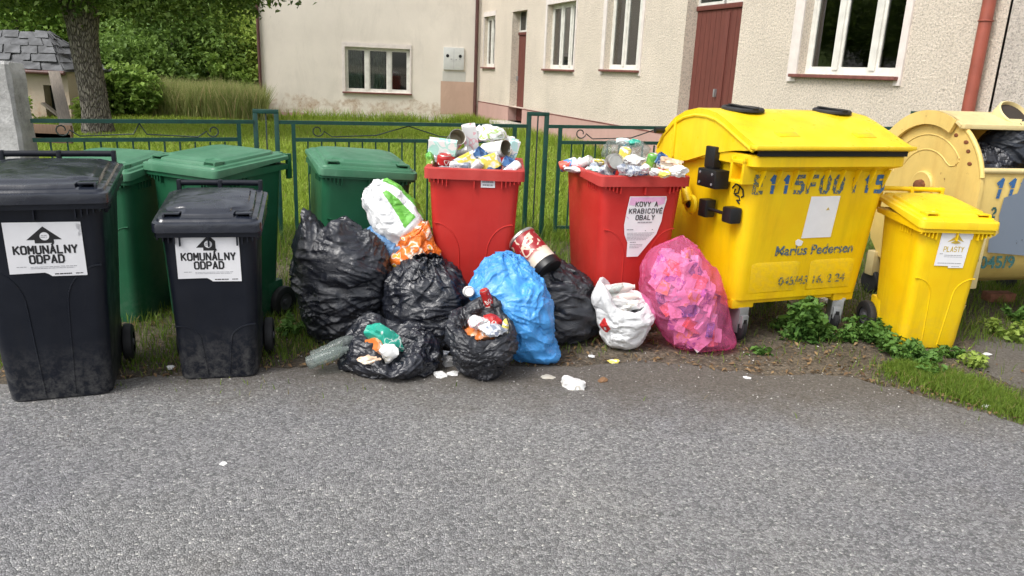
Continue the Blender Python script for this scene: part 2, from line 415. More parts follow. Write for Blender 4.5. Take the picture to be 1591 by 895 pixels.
def sheet(name,pts,mat,parent,M,th=.0008):
    """thin flat print or sticker: outline in its own plane"""
    b=MB();n=len(pts)
    b.add([(x,y,0) for x,y in pts]+[(x,y,th) for x,y in pts],[tuple(range(n-1,-1,-1)),tuple(range(n,2*n))]+[(i,(i+1)%n,n+(i+1)%n,n+i) for i in range(n)])
    o=b.build(name,mat,parent);o.matrix_local=M;return o
def bars(name,rows,mat,parent,M):
    b=MB()
    for x0,x1,y,h in rows:
        x=x0
        while x<x1:
            w=min(random.uniform(.004,.022),x1-x);b.box(x,x+w*.86,y-h/2,y+h/2,0,.0004);x+=w
    o=b.build(name,mat,parent);o.matrix_local=M;o['kind']='stuff';return o
def waste_sticker(root,sp,x,z,w,h,variant=0,rot=0.):
    M=front_matrix(sp,x,z,.0045,rot);M.translation+=Vector((0,0,0))
    W2,H2=w/2,h/2
    st=sheet('sticker',[(-W2,H2),(-W2+.0,-H2+.01),(-W2*.1,-H2+.012),(.0,-H2+.004),(.012,-H2-.006),(W2,-H2-.008),(W2-.002,H2-.004)],M_paper,root,M)
    I=Matrix.Identity(4);up=lambda d:Matrix.Translation((0,0,.0012+d))
    if variant==0: P=[(0,.110),(.07,.045),(.038,.045),(.038,.028),(-.038,.028),(-.038,.045),(-.07,.045)]
    else: P=[(.006,.110),(.038,.078),(.038,.04),(.045,.028),(-.022,.028),(-.022,.044),(-.056,.044)]
    P=[(a*w/.31,b_*h/.265) for a,b_ in P]
    lg=sheet('logo',P,M_ink,st,up(0))
    # round emblem in the logo
    c=[(.003+.019*math.cos(a)*w/.31,.062*h/.265+.019*math.sin(a)*w/.31) for a in np.linspace(0,2*math.pi,20,endpoint=False)]
    e=sheet('emblem',c,M_paper,st,up(.0012))
    bars('emblem_print',[(-.010,.014,.066*h/.265,.003),(-.012,.012,.058*h/.265,.003)],M_smallink,st,up(.0024))
    strokes('lettering','KOMUNÁLNY',.034,.0185,.0095,.0078,M_ink,st,up(0)@Matrix.Translation((0,-.004,0)))
    strokes('lettering','ODPAD',.034,.0185,.0095,.0078,M_ink,st,up(0)@Matrix.Translation((0,-.048,0)))
    bars('small_print',[(-W2*.8,-W2*.55,-.081,.003),(-W2*.45,W2*.75,-.083,.0022),(-W2*.45,W2*.7,-.090,.0022)],M_smallink,st,up(0))
    bars('small_print',[(W2*.15,W2*.6,-H2+.004,.005),(W2*.7,W2*.9,-H2+.004,.004)],M_ink,st,up(0))
    return st
# ------------------------------------------------------------ the wheelie bins
B={}
G='wheelie bins standing in the row'
def binat(px,py,z): p=gnd(px,py,z);return (p[0],p[1],0)
B['blk1']=make_bin('wheelie_bin',240,(-2.065,3.235,0),R_(21),M_black,M_blacklid,'big black wheelie bin with closed lid and dirty foot, standing foremost on the asphalt','wheelie bin',G)
B['blk2']=make_bin('wheelie_bin',120,(-1.455,3.57,0),R_(14),M_black,M_blacklid,'small narrow black wheelie bin with shiny lid, in front of the green bins','wheelie bin',G)
for k,(px,py),v,(w,h) in (('blk1',(71,386),0,(.30,.245)),('blk2',(324,397),1,(.29,.25))):
    r,sp=B[k];x,z=hit_front(sp,r,px,py);waste_sticker(r,sp,x,z,w,h,v)
r,sp=B['blk1'];x,z=hit_front(sp,r,122,356)
sheet('sticker_scrap',[(-.008,.028),(.010,.022),(.012,-.028),(-.004,-.030),(-.002,-.012),(.004,-.004),(-.006,.004)],M_paper,r,front_matrix(sp,x,z,.0045))
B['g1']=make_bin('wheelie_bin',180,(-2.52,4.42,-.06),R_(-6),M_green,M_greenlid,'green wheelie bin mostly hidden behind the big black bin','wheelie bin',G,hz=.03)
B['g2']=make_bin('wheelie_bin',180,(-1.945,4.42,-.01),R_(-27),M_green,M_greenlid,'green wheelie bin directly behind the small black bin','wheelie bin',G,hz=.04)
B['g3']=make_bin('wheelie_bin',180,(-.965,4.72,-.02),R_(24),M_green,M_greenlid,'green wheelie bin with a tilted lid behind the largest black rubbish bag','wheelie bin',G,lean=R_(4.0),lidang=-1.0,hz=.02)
B['red1']=make_bin('wheelie_bin',240,(-.243,4.42,.04),R_(1),M_red,M_redrim,'red open wheelie bin without poster, behind the blue bag','wheelie bin',G,lid='open')
B['red2']=make_bin('wheelie_bin',240,(.765,4.52,.03),R_(17),M_red,M_redrim,'red open wheelie bin with white poster, beside the big yellow container','wheelie bin',G,lid='open')
B['ys']=make_bin('wheelie_bin',120,(2.63,4.50,0),R_(4),M_yel,M_yellid,'small yellow wheelie bin with white sticker in the weeds','wheelie bin',G,az=(.36,.47))
r,sp=B['red1'];x,z=hit_front(sp,r,758,285)
st=sheet('label_plate',[(-.04,.024),(-.04,-.024),(.042,-.024),(.04,.024)],M_paper,r,front_matrix(sp,x,z,.006))
bars('small_print',[(-.032,.034,.009,.012),(-.03,.03,-.009,.010)],M_smallink,st,Matrix.Translation((0,0,.0012)))
r,sp=B['red2'];x,z=hit_front(sp,r,1001,349)
st=sheet('poster',[(-.118,.175),(-.128,.09),(-.135,.0),(-.125,-.06),(-.10,-.11),(-.095,-.20),(-.02,-.20),(.04,-.12),(.085,-.06),(.108,.02),(.112,.09),(.125,.155),(.120,.175)],M_paper,r,front_matrix(sp,x,z,.0055))
up=Matrix.Translation((0,0,.0012))
sheet('pink_band',[(-.112,.170),(-.120,.125),(-.085,.12),(-.05,.145),(.02,.135),(.05,.145),(.075,.12),(.11,.13),(.116,.170)],M_pinkprint,st,up)
sheet('pink_splash',[(-.128,.055),(-.125,.048),(-.108,.038),(-.115,.047)],M_pinkprint,st,up)
up2=Matrix.Translation((0,0,.0024))
M_x=None
for s_,y_ in (('KOVY A',.128),('KRABICOVÉ',.086),('OBALY',.046)):
    strokes('lettering',s_,.027,.0165,.0095,.0055,M_inkgrey,st,up2@Matrix.Translation((-.004,y_,0)))
bars('small_print',[(-.05,.045,.016,.007),(-.115,-.07,-.028,.005),(.005,.012,-.036,.006),(.05,.058,-.030,.006)]+[(-.11,.07-.02*i*.5,-.05-.0085*i,.0028) for i in range(6)]+[(-.085,-.045,-.108,.005),(-.085,.0,-.122,.003),(-.085,.0,-.132,.003),(-.085,-.02,-.142,.003)],M_smallink,st,up2)
r,sp=B['ys'];x,z=hit_front(sp,r,1481,387)
st=sheet('sticker',[(-.095,.105),(-.098,-.105),(-.01,-.106),(-.008,-.118),(.085,-.116),(.092,.06),(.10,.065),(.102,.105)],M_paper,r,front_matrix(sp,x,z,.0045))
sheet('logo',[(-.05,.045),(0.0,.085),(.012,.088),(.05,.047),(.01,.060)],M_goldprint,st,up);sheet('logo',[(-.03,.04),(.0,.058),(.035,.04),(.0,.034)],M_goldprint,st,up2)
strokes('lettering','PLASTY',.030,.0145,.007,.0045,M_goldprint,st,up@Matrix.Translation((0,.0,0)))
bars('small_print',[(-.08,-.06,-.03,.005),(-.05,.06,-.038,.004),(-.05,.065,-.048,.003),(-.08,.07,-.088,.004),(.01,.06,-.107,.003)],M_smallink,st,up)
# ------------------------------------------------------------ big yellow container
def worn_paint(name,c,thr=.5,sc=30):
    t=Mt(name);n=t.noise(sc,5,.7);m=t.ramp(n,[(thr-.04,0),(thr+.04,1)])
    t.base(c).set(Roughness=.55)
    tr=t.nt.nodes.new('ShaderNodeBsdfTransparent');mx=t.nt.nodes.new('ShaderNodeMixShader')
    t.L(m,mx.inputs[0]);t.L(tr.outputs[0],mx.inputs[1]);t.L(t.b.outputs[0],mx.inputs[2]);t.L(mx.outputs[0],t.out.inputs[0])
    return t.m
M_blue1=worn_paint('worn_blue_stencil_paint',(.03,.13,.33),.40,45)
M_blue2=worn_paint('worn_grey_blue_stencil_paint',(.09,.15,.20),.475,50)
M_blue3=worn_paint('nearly_gone_blue_paint',(.10,.14,.12),.50,60)
M_spray=simple('black_spray',(.015,.015,.015),.6)
YC=empty('yellow_container',(1.835,4.57,0),R_(21),'big yellow four wheeled waste container with rounded lid and blue stencil numbers','waste container')
WY,DY,ZR,ZB=1.12,1.04,1.175,.285
def yring(z,ins=0.,n=5):
    t=(z-ZB)/(ZR-ZB);w=.98+(WY-.08-.98)*t;y0=.10-.085*t;y1=DY-.12+.06*t
    return rrect(-w/2+ins,w/2-ins,y0+ins,y1-ins,z,.075,n)
b=MB();b.rings([yring(ZB-.004,.03),yring(ZB,.008)]+[yring(ZB+(ZR-ZB)*i/10) for i in range(11)]+[yring(ZR,.02),yring(ZR-.25,.02)],True,False)
b.build('body',M_yel,YC,35)
def yfront(z): return .10-.085*(z-ZB)/(ZR-ZB)
b=MB()
ry=lambda i,z:rrect(-WY/2+i,WY/2-i,-.035+i,DY-.02-i,z,.05,5)
b.rings([ry(.06,ZR-.10),ry(.045,ZR-.085),ry(.012,ZR-.070),ry(0,ZR-.062),ry(0,ZR-.008),ry(.006,ZR),ry(.05,ZR),ry(.06,ZR-.1)],False,False)
b.build('rim',M_yel,YC,35)
# gussets under the rim
for i in range(9):
    x=-.46+.115*i;b=MB();b.add([(x-.004,yfront(ZR-.1)-.0,ZR-.20),(x-.004,-.02,ZR-.085),(x-.004,yfront(ZR)+.02,ZR-.085),(x+.004,yfront(ZR-.1)-.0,ZR-.20),(x+.004,-.02,ZR-.085),(x+.004,yfront(ZR)+.02,ZR-.085)],[(0,1,2),(5,4,3),(0,3,4,1),(1,4,5,2),(2,5,3,0)]);b.build('rim_gusset',M_yel,YC)
# bottom pads and skid
for x in (-.41,.37):
    MB().bbox(x-.07,x+.09,.115,.24,ZB-.055,ZB+.006,.008).build('corner_pad',M_yel,YC,35)
    MB().bbox(x-.07,x+.09,DY-.30,DY-.14,ZB-.055,ZB+.006,.008).build('corner_pad',M_yel,YC,35)
MB().bbox(-.34,.29,.12,.20,ZB-.030,ZB+.008,.006).build('bottom_rail',M_yel,YC,35)
# moulded panels in the lower front
def yfm(x,z,out=.002,rot=0.):
    al=math.atan(.085/(ZR-ZB));return Matrix.Translation((x,yfront(z)-out,z))@Matrix.Rotation(math.pi/2+al,4,'X')@Matrix.Rotation(rot,4,'Z')
for x0,x1 in ((-.40,-.04),(.04,.39)):
    b=MB();w=x1-x0
    r0=[(0,0),(w,0),(w,.19),(w*.9,.20),(w*.1,.20),(0,.19)]
    b.rings([[(p[0],p[1],0) for p in r0],[(.012+p[0]*(1-.024/w),.008+p[1]*.90,.0) if False else (.012+p[0]*(1-.024/w),.006+p[1]*.86,.007*(p[1]/.2)) for p in r0]],False,True)
    o=b.build('moulded_panel',M_yel,YC,40);o.matrix_local=yfm(x0,.325,.0)
for i,z in enumerate((.36,)):
    pass
# castors
def castor(x,y,yaw):
    c=empty('castor',(x,y,0),yaw);c.parent=YC
    b=MB()
    for s in (-1,1): b.bbox(s*.032-.004,s*.032+.004,-.05,.06,.07,.235,.003)
    b.bbox(-.045,.045,-.05,.06,.225,.245,.004);b.bbox(-.036,.036,-.058,-.048,.13,.235,.003)
    b.build('fork',M_steel,c,35)
    MB().bbox(-.026,.026,-.075,-.056,.105,.185,.004).build('brake_pedal',M_steel,c,35)
    MB().bbox(-.012,.012,-.079,-.074,.130,.160,.002).build('pedal_pad',M_bplast,c,35)
    M=Matrix.Translation((-.022,.01,.098))@Matrix.Rotation(math.pi/2,4,'Y')
    MB().lathe([(.03,0),(.085,0),(.097,.008),(.097,.036),(.085,.044),(.03,.044)],M,28).build('wheel',M_rubber,c,35)
for x,y,a in ((-.39,.17,.1),(.38,.17,-.5),(-.39,DY-.22,.4),(.38,DY-.22,.2)): castor(x,y,a)
# rounded lid
prof=[(-.06,ZR+.034),(-.055,ZR+.056),(-.02,ZR+.070),(.12,ZR+.125),(.28,ZR+.190),(.36,ZR+.215),(.46,ZR+.228),(.58,ZR+.228),(.70,ZR+.205),(.82,ZR+.155),(.93,ZR+.07),(.99,ZR-.01),(1.02,ZR-.09)]
def lidring(x,sc=1.,in_=0.):
    out=[(x,.5+(y-.5)*sc,(ZR)+(z-ZR)*sc-in_) for y,z in prof]
    return out+[(x,1.0*sc,ZR-.10),(x,.80,ZR-.135) ,(x,.62,ZR-.10),(x,.40,ZR-.035),(x,.16,ZR+.01),(x,-.05,ZR+.030)]
HL=WY/2+.01
xs=[(-HL,.985,0),(-HL+.02,1,0),(-HL+.05,1,0),(-.2,1.003,-.002),(.2,1.003,-.002),(HL-.05,1,0),(HL-.02,1,0),(HL,.985,0)]
b=MB();b.rings([lidring(x,s,i) for x,s,i in xs],True,True)
YL=b.build('lid',M_yellid,YC,28)
# side arch rib and flanges
for s in (-1,1):
    MB().tube([(s*(HL+.002),y,z-.045) for y,z in prof[2:12]],.010,6).build('edge_bead',M_yellid,YL,50)
MB().bbox(-HL-.012,-HL+.004,.78,.80,ZR-.10,ZR+.145,.003).build('rib',M_yellid,YL,35)
MB().bbox(-HL+.03,HL-.03,-.046,-.02,ZR-.002,ZR+.040,.002).build('slot_gap',M_dark,YC)
MB().bbox(-HL-.015,HL+.012,-.070,.0,ZR+.036,ZR+.060,.008).build('lid_lip',M_yellid,YL,35)
# raised rectangles on the front slope
def slope(x,y):      # point and rotation on the lid front slope
    return Matrix.Translation((x,y,ZR+.065+(y+.02)*.43))@Matrix.Rotation(math.atan(.43),4,'X')
for x in (-.27,.30):
    o=MB().bbox(-.075,.075,-.03,.03,-.004,.008,.004).build('raised_panel',M_yel,YL,35);o.matrix_local=slope(x,.08)
for x,r_ in ((-.33,.13),(.36,.12)):
    M=Matrix.Translation((x,.44,ZR+.2262))@Matrix.Rotation(.06,4,'X')
    o=MB().lathe([(r_,0),(r_,.012),(r_*.93,.020),(r_*.80,.018),(r_*.78,.010),(r_*.3,.012)],M,36,False,True).build('filling_flap',M_rubber,YL,35)
    h=MB();h.bbox(-.02,.02,-r_,r_,.016,.026,.003,M);h.build('flap_hinge',M_bplast,o,35)
MB().cyl((-HL-.004,.93,ZR+.06),(-HL-.07,.93,ZR+.06),.019,n=14).build('lid_peg',M_bplast,YC,40)
# black bumpers, pivot arm and brackets on the left side
XL=-WY/2
MB().bbox(XL-.035,XL+.02,.30,.40,ZR-.115,ZR+.015,.008).build('black_stop',M_bplast,YC,35)
MB().bbox(XL-.075,XL+.03,.215,.40,ZR-.225,ZR-.115,.010).build('trunnion_block',M_bplast,YC,35)
for y_ in (.245,.37):
    for z_ in (ZR-.20,ZR-.14): MB().cyl((XL-.079,y_,z_),(XL-.074,y_,z_),.008,n=8).build('bolt',M_steel,YC,40)
arm=MB();arm.tube([(XL-.03,.62,ZR-.19),(XL-.045,.56,ZR-.26),(XL-.05,.50,ZR-.35)],[.022,.03,.04],10)
arm.lathe([(.001,0),(.055,0),(.062,.012),(.055,.03),(.03,.035),(.02,.03)],Matrix.Translation((XL-.02,.49,ZR-.36))@Matrix.Rotation(-math.pi/2,4,'Y'),24)
arm.build('pivot_arm',M_yel,YC,40)
MB().lathe([(.022,0),(.022,.006)],Matrix.Translation((XL-.055,.49,ZR-.36))@Matrix.Rotation(-math.pi/2,4,'Y'),16).build('pivot_cap',M_bplast,YC,40)
MB().bbox(XL-.045,XL+.03,.32,.40,ZR-.415,ZR-.305,.012).build('rubber_clamp',M_bplast,YC,35)
MB().cyl((XL-.015,.14,ZR-.36),(XL-.015,.34,ZR-.36),.010,n=10).build('rod',M_bplast,YC,40)
MB().bbox(XL-.030,XL+.05,.085,.175,ZR-.41,ZR-.315,.014).build('bumper',M_bplast,YC,35)
fr=MB();x0=XL-.02
for q in ((.03,.05,0,.14),(.14,.16,0,.14)): fr.bbox(x0,x0+.10,q[0],q[1],ZR-.16,ZR-.02,.004)
fr.bbox(x0,x0+.10,.03,.16,ZR-.17,ZR-.150,.004);fr.bbox(x0,x0+.10,.03,.16,ZR-.055,ZR-.035,.004)
fr.build('lifting_bracket',M_yel,YC,35)
def yhit(px,py,root=None,zr=ZR,zb=ZB,k=.085):
    Mi=YC.matrix_basis.inverted();o=Mi@Vector((0,0,EYE));d=Mi.to_3x3()@Vector(ray(px,py))
    kk=-k/(zr-zb);c=.10-kk*zb;t=(c+kk*o.z-o.y)/(d.y-kk*d.z);p=o+d*t
    return p.x,p.z
YC.update_tag();bpy.context.view_layer.update()
for ch,px,mt in (('E',1179,M_blue3),('1',1201,M_blue1),('1',1222,M_blue1),('5',1242,M_blue2),('F',1262,M_blue2),('0',1282,M_blue2),('0',1303,M_blue2),('1',1328,M_blue2),('1',1348,M_blue1),('5',1367,M_blue1)):
    x,z=yhit(px,287-(px-1179)*.005);strokes('stencil_digit',ch,.094,.056,0,.024,mt,YC,yfm(x,z,.0022),True)
x,z=yhit(1276,336)
st=sheet('paper_sheet',[(-.108,.125),(-.118,-.135),(.105,-.135),(.110,.125)],M_paper,YC,yfm(x,z,.0024,.0))
sheet('logo',[(-.012,-.008),(0,.012),(.014,-.008),(.004,-.005)],M_goldprint,st,Matrix.Translation((.035,.045,.0012)))
x,z=yhit(1241,377)
sheet('torn_sticker',[(-.03,.012),(-.012,.024),(.01,.016),(.03,.006),(.022,-.018),(.0,-.022),(-.022,-.012)],M_paper,YC,yfm(x,z,.0024))
x,z=yhit(1266,388)
text('lettering','Marius Pedersen',.088,M_blue2,YC,yfm(x,z,.0026),1.02,.0018)
x,z=yhit(1260,434)
text('lettering','045/43 16. 2 24',.078,M_blue3,YC,yfm(x,z,.010),1.05,.0014)
# spray scribble on the left rounded corner
x,z=yhit(1150,285)
def ysidepoint(u,v):   # point on the left flank
    t=(v-ZB)/(ZR-ZB);w=.98+(WY-.08-.98)*t
    return (-w/2-.002,u,v)
for pts in ([(.20,.98),(.17,1.01),(.13,1.0),(.14,.96),(.18,.95),(.17,.98)],[(.13,1.0),(.10,.985),(.09,.95),(.11,.94)],[(.17,.945),(.13,.94),(.12,.92),(.15,.915)],[(.14,.91),(.12,.90)]):
    MB().tube([ysidepoint(u,v-.02) for u,v in pts],.005,5).build('spray_scribble',M_spray,YC,50)
# ------------------------------------------------------------ old metal container at the right
def rusty(name,c,amt=.62):
    t=Mt(name)
    b=t.ramp(t.noise(2.2,6,.6),[(.3,tuple(x*.82 for x in c)),(.7,tuple(min(1,x*1.12) for x in c))])
    m=t.ramp(t.noise(11,7,.72,.4),[(amt,0),(amt+.05,1)])
    r=t.ramp(t.noise(40,4),[(.3,(.12,.035,.012)),(.7,(.28,.10,.03))])
    st=t.ramp(t.noise(9,5,.7,0,(1,1,.12)),[(.5,0),(.8,.35)])
    b=t.mix(st,b,(.42,.22,.05))
    t.base(t.mix(m,b,r)).set(Roughness=t.mix(m,(.42,.42,.42),(.85,.85,.85)));t.bump(t.noise(60,5),.0015,.7);return t.m
M_gold=rusty('faded_gold_paint',(.72,.53,.17),.64)
M_cream=rusty('faded_cream_paint',(.68,.56,.28),.66)
M_rust=simple('rust',(.16,.055,.02),.85,.5,30,bump=.002)
M_innerdark=simple('dark_inner_metal',(.035,.025,.02),.8,.3)
M_greypaint=worn_paint('blue_grey_cover_paint',(.17,.21,.27),.30,6)
M_teal=worn_paint('teal_marking_paint',(.02,.10,.10),.42,70)
GC=empty('metal_container',(3.03,5.05,0),R_(14),'old faded gold metal container with round end, half open lid and grey paint patch','waste container')
CYc,CZc,RR,LEN=.49,.905,.49,1.35
def gp(th,r): return (CYc-r*math.cos(R_(th)),CZc+r*math.sin(R_(th)))
under=[(.0,.80),(.0,.58),(.03,.44),(.10,.33),(.22,.265),(.40,.25),(.62,.255),(.80,.32),(.92,.44),(.97,.60),(.98,.80)]
bprof=[gp(20,RR),gp(8,RR)]+under+[gp(172,RR),gp(150,RR),gp(120,RR)]
b=MB();t_=.012
def shell(x0,x1,pr,th=.012):
    c=(CYc,.75);inn=[]
    for y,z in pr:
        d=math.hypot(y-c[0],z-c[1]);inn.append((y-(y-c[0])/d*th,z-(z-c[1])/d*th))
    ring=pr+inn[::-1]
    return MB().rings([[(x0,y,z) for y,z in ring],[(x1,y,z) for y,z in ring]],True,True)
shell(.02,LEN,bprof).build('body',M_gold,GC,40)
# front rim beam
MB().tube([(.0,gp(20,RR)[0]-.012,gp(20,RR)[1]),(LEN,gp(20,RR)[0]-.012,gp(20,RR)[1])],.019,8).build('front_rim',M_cream,GC,50)
# end plates: round above, U shaped below
full=[gp(a,RR+.012) for a in range(4,180,8)]
epr=[( -.010,.80),(-.01,.58),(.02,.43),(.095,.32),(.22,.25),(.40,.235),(.62,.24),(.81,.31),(.93,.43),(.985,.60),(.99,.80)]
ring=full[::-1]+epr   # from back over the top to the front, then down and under
for nm,x in (('end_plate',0.0),('end_plate',LEN)):
    sgn=-1 if x==0 else 1
    o=MB().rings([[(x-.012,y,z) for y,z in ring],[(x+.012,y,z) for y,z in ring]],True,True).build(nm,M_gold,GC,40)
    MB().tube([(x,)+gp(a,RR+.012) for a in range(14,172,6)],.017,8).build('edge_bead',M_gold,o,50)
    # curved stiffener swaged into the plate
    xx=x+sgn*.012
    r=MB();pts=[gp(a,.36) for a in range(38,166,8)]
    r.tube([(xx,y,z) for y,z in pts]+[(xx,)+gp(170,.32)],.0055,6);r.build('stiffener_edge',M_gold,o,50)
    r=MB();pts=[gp(a,.255) for a in range(150,44,-8)]+[gp(38,.27),gp(34,.31),gp(36,.35)]
    r.tube([(xx,y,z) for y,z in pts],.0055,6);r.build('stiffener_edge',M_gold,o,50)
    Mh=Matrix.Translation((xx,CYc,CZc))@Matrix.Rotation(sgn*math.pi/2,4,'Y')
    h=MB().lathe([(.105,0),(.105,.014),(.095,.022),(.05,.018)],Mh,28).build('hub_plate',M_gold,o,35)
    MB().lathe([(.045,.016),(.04,.05),(.02,.06)],Mh,10).build('hub_bolt',M_rust,h,35)
    MB().box(xx-.006,xx+.006,.31,.36,.74,.752).build('slot',M_rust,o)
# rust scabs along the edge
for a in (28,39,47,60):
    y,z=gp(a,RR-.045+random.uniform(-.02,.02));b=MB();b.lathe([(.014,0),(.009,.004)],Matrix.Translation((-.013,y,z))@Matrix.Rotation(-math.pi/2,4,'Y')@Matrix.Diagonal((1,2.2*random.uniform(.6,1.2),1,1)),9);b.build('rust_scab',M_rust,GC)
lidp=[gp(a,RR+.035) for a in range(58,196,6)]
ld=shell(-.045,LEN+.03,lidp,.018).build('sliding_lid',M_cream,GC,40)
o=[gp(a,RR+.035) for a in range(64,160,6)];i_=[gp(a,RR-.06) for a in range(160,58,-6)]
MB().rings([[(-.05,y,z) for y,z in o+i_],[(-.022,y,z) for y,z in o+i_]],True,True).build('lid_side',M_gold,ld,40)
MB().bbox(-.04,LEN+.03,gp(58,RR+.03)[0]-.03,gp(58,RR+.03)[0]+.02,gp(58,RR+.03)[1]-.02,gp(58,RR+.03)[1]+.012,.006).build('lid_beam',M_cream,ld,35)
# round filling hole standing proud on the lid
M=Matrix.Translation((.47,gp(72,RR+.03)[0],gp(72,RR+.03)[1]+.02))@Matrix.Rotation(.75,4,'X')
MB().lathe([(.115,-.05),(.115,.02),(.105,.026),(.10,.01),(.10,-.03)],M,28,False,False).build('filling_ring',M_cream,ld,35)
MB().lathe([(.10,-.012),(.10,.0)],M,28).build('filling_hole',M_innerdark,ld,35)
# inner back shell to keep the inside dark
# leg, foot, castor
MB().bbox(.035,.115,-.020,.012,.28,.72,.006).build('leg_post',M_cream,GC,35)
for z in (.60,.52,.47): MB().bbox(.055,.080+random.uniform(-.01,.01),-.0235,-.0195,z,z+.035,.001).build('dark_mark',M_dark,GC)
MB().cyl((.04,.04,.20),(.04,.04,.29),.035,n=14).build('leg_socket',M_cream,GC,40)
b=MB();b.bbox(-.05,.06,-.02,.13,.17,.20,.006);b.build('foot_bracket',M_cream,GC,35)
b=MB();b.rings([[(x,-.04,.17),(x,.12,.17),(x,.07,.05),(x,.01,.04)] for x in (-.045,-.037)],True,True);b.build('foot_cheek',M_cream,GC)
b=MB();b.rings([[(x,-.04,.17),(x,.12,.17),(x,.07,.05),(x,.01,.04)] for x in (.037,.045)],True,True);b.build('foot_cheek',M_cream,GC)
for x,y in ((0,.05),(LEN-.05,.08),(.0,.86),(LEN-.05,.86)):
    MB().lathe([(.03,0),(.085,0),(.095,.008),(.095,.036),(.085,.044),(.03,.044)],Matrix.Translation((x-.022,y,.095))@Matrix.Rotation(math.pi/2,4,'Y'),24).build('wheel',M_rubber,GC,35)
    if x>.1 or y>.5: MB().bbox(x-.04,x+.04,y-.04,y+.04,.15,.34,.006).build('leg_post',M_cream,GC,35)
# loop handle near the corner
MB().tube([(-.02,.06,.80),(-.05,.05,.83),(-.06,.02,.80),(-.055,.0,.72),(-.03,.02,.66),(-.01,.04,.64)],.009,7).build('loop_handle',M_cream,GC,50)
def gfm(x,z,out=.003): return Matrix.Translation((x,-out,z))@Matrix.Rotation(math.pi/2,4,'X')
def gfm2(x,z): 
    return Matrix.Translation((x,-.004 ,z))@Matrix.Rotation(math.pi/2,4,'X')
for i,x in enumerate((.155,.25,.345)): strokes('stencil_digit','1',.115,.10,0,.027,M_blue1,GC,gfm2(x,.96),True,.12)
sheet('paint_patch',[(.20,.90),(.30,.93),(.32,1.03),(.75,1.05),(.80,.55),(.5,.50),(.16,.53),(.15,.62),(.22,.66),(.19,.78)],M_greypaint,GC,gfm2(0,0),.001)
text('lettering','045/9',.115,M_teal,GC,gfm2(.26,.455)@Matrix.Rotation(-.12,4,'X'),1.1,.003)
strokes('stencil_digit','2',.06,.03,0,.014,M_teal,GC,gfm2(.14,.80),True);strokes('stencil_digit','0',.06,.03,0,.014,M_teal,GC,gfm2(.15,.71),True)
# ------------------------------------------------------------ green fence
M_fence=simple('green_fence_paint',(.005,.050,.038),.45,.25,20,bump=.0008)
M_wire=simple('dark_scroll_paint',(.02,.035,.035),.5,.3,20)
M_concrete=None
def bar(mb,a,b_,w): mb.tube([a,b_],w*.7071,4);return mb
FP=[(-3.72,5.95,1.06),(-2.13,6.6,1.075),(.175,7.3,1.085),(2.45,7.75,1.12),(4.02,7.95,1.18)]
PH=[None,1.165,1.20,1.24,1.33]
for i in (1,2,3,4):
    x,y,zt=FP[i];p=empty('fence_post',(x,y,0),R_(14),['','green double fence post behind the green bins','green double fence post between the two red bins','green double fence post behind the big yellow container','green fence post peeping over the old gold container'][i],'fence post','green double fence posts')
    for s in (-1,1): MB().bbox(s*.085-.019,s*.085+.019,-.019,.019,0,PH[i]-.02,.003).build('post',M_fence,p,35)
    MB().bbox(-.104,.104,-.019,.019,PH[i]-.021,PH[i]+.014,.003).build('top_bar',M_fence,p,35)
    MB().bbox(-.006,.006,-.006,.006,.1,PH[i]-.021,.001).build('inner_bar',M_wire,p,35)
lab=['green fence panel left, between concrete post and double post','green fence panel behind the green bins, with scroll wire','green fence panel between the second red bin and yellow container','green fence panel hidden mostly behind the yellow container']
for i in range(4):
    a=np.array(FP[i]);c=np.array(FP[i+1]);d=c-a;L=math.hypot(d[0],d[1]);yaw=math.atan2(d[1],d[0])
    f=empty('fence',(a[0],a[1],0),yaw,lab[i],'fence','green fence panels')
    za,zb_=a[2],c[2];x0=.0 if i==0 else .10;x1=L-.10;zz=lambda x:za+(zb_-za)*x/L
    gap=.145;e0=x0+(.12 if i else 0);e1=x1-.12
    bar(MB(),(x0,0,zz(x0)),(x1,0,zz(x1)),.030).build('top_rail',M_fence,f)
    bar(MB(),(e0,0,zz(x0)-gap),(e1,0,zz(x1)-gap),.030).build('middle_rail',M_fence,f)
    bar(MB(),(e0,0,.13),(e1,0,.13),.026).build('bottom_rail',M_fence,f)
    for x in ((e0,e1) if i else (e1,)): bar(MB(),(x,0,.08),(x,0,zz(x)-.012),.032).build('end_upright',M_fence,f)
    n=int((e1-e0)/.115)
    me=None
    for k in range(1,n):
        x=e0+(e1-e0)*k/n
        if me is None:
            o=bar(MB(),(0,0,.14),(0,0,zz(x)-gap-.01),.013).build('bar',M_fence,f);me=o.data;o.location=(x,0,0)
        else:
            o=bpy.data.objects.new('bar',me);COL.objects.link(o);o.parent=f;o.location=(x,0,0);o.rotation_euler=(0,0,random.uniform(-.3,.3))
    # scroll wires between the rails
    for s in (0,1):
        pts=[];zc=zz(L/2)-gap/2
        X=(lambda q: q) if s==0 else (lambda q:(e0+e1)-q)
        rr=.052;cx=e1-.20;
        for k in range(0,15):
            A=R_(200-k*27);r_=rr*(.45+.55*k/14);pts.append((X(cx+r_*math.cos(A)),.0,zc+.0+r_*math.sin(A)))
        pts.append((X(cx-.12),0,zc-.048));pts.append((X(e1-.7),0,zc-.03));pts.append((X((e0+e1)/2),0,zc+.055))
        MB().tube([(px,(.004 if s else -.004),pz) for px,_,pz in pts],.0055,6).build('scroll',M_wire,f,60)
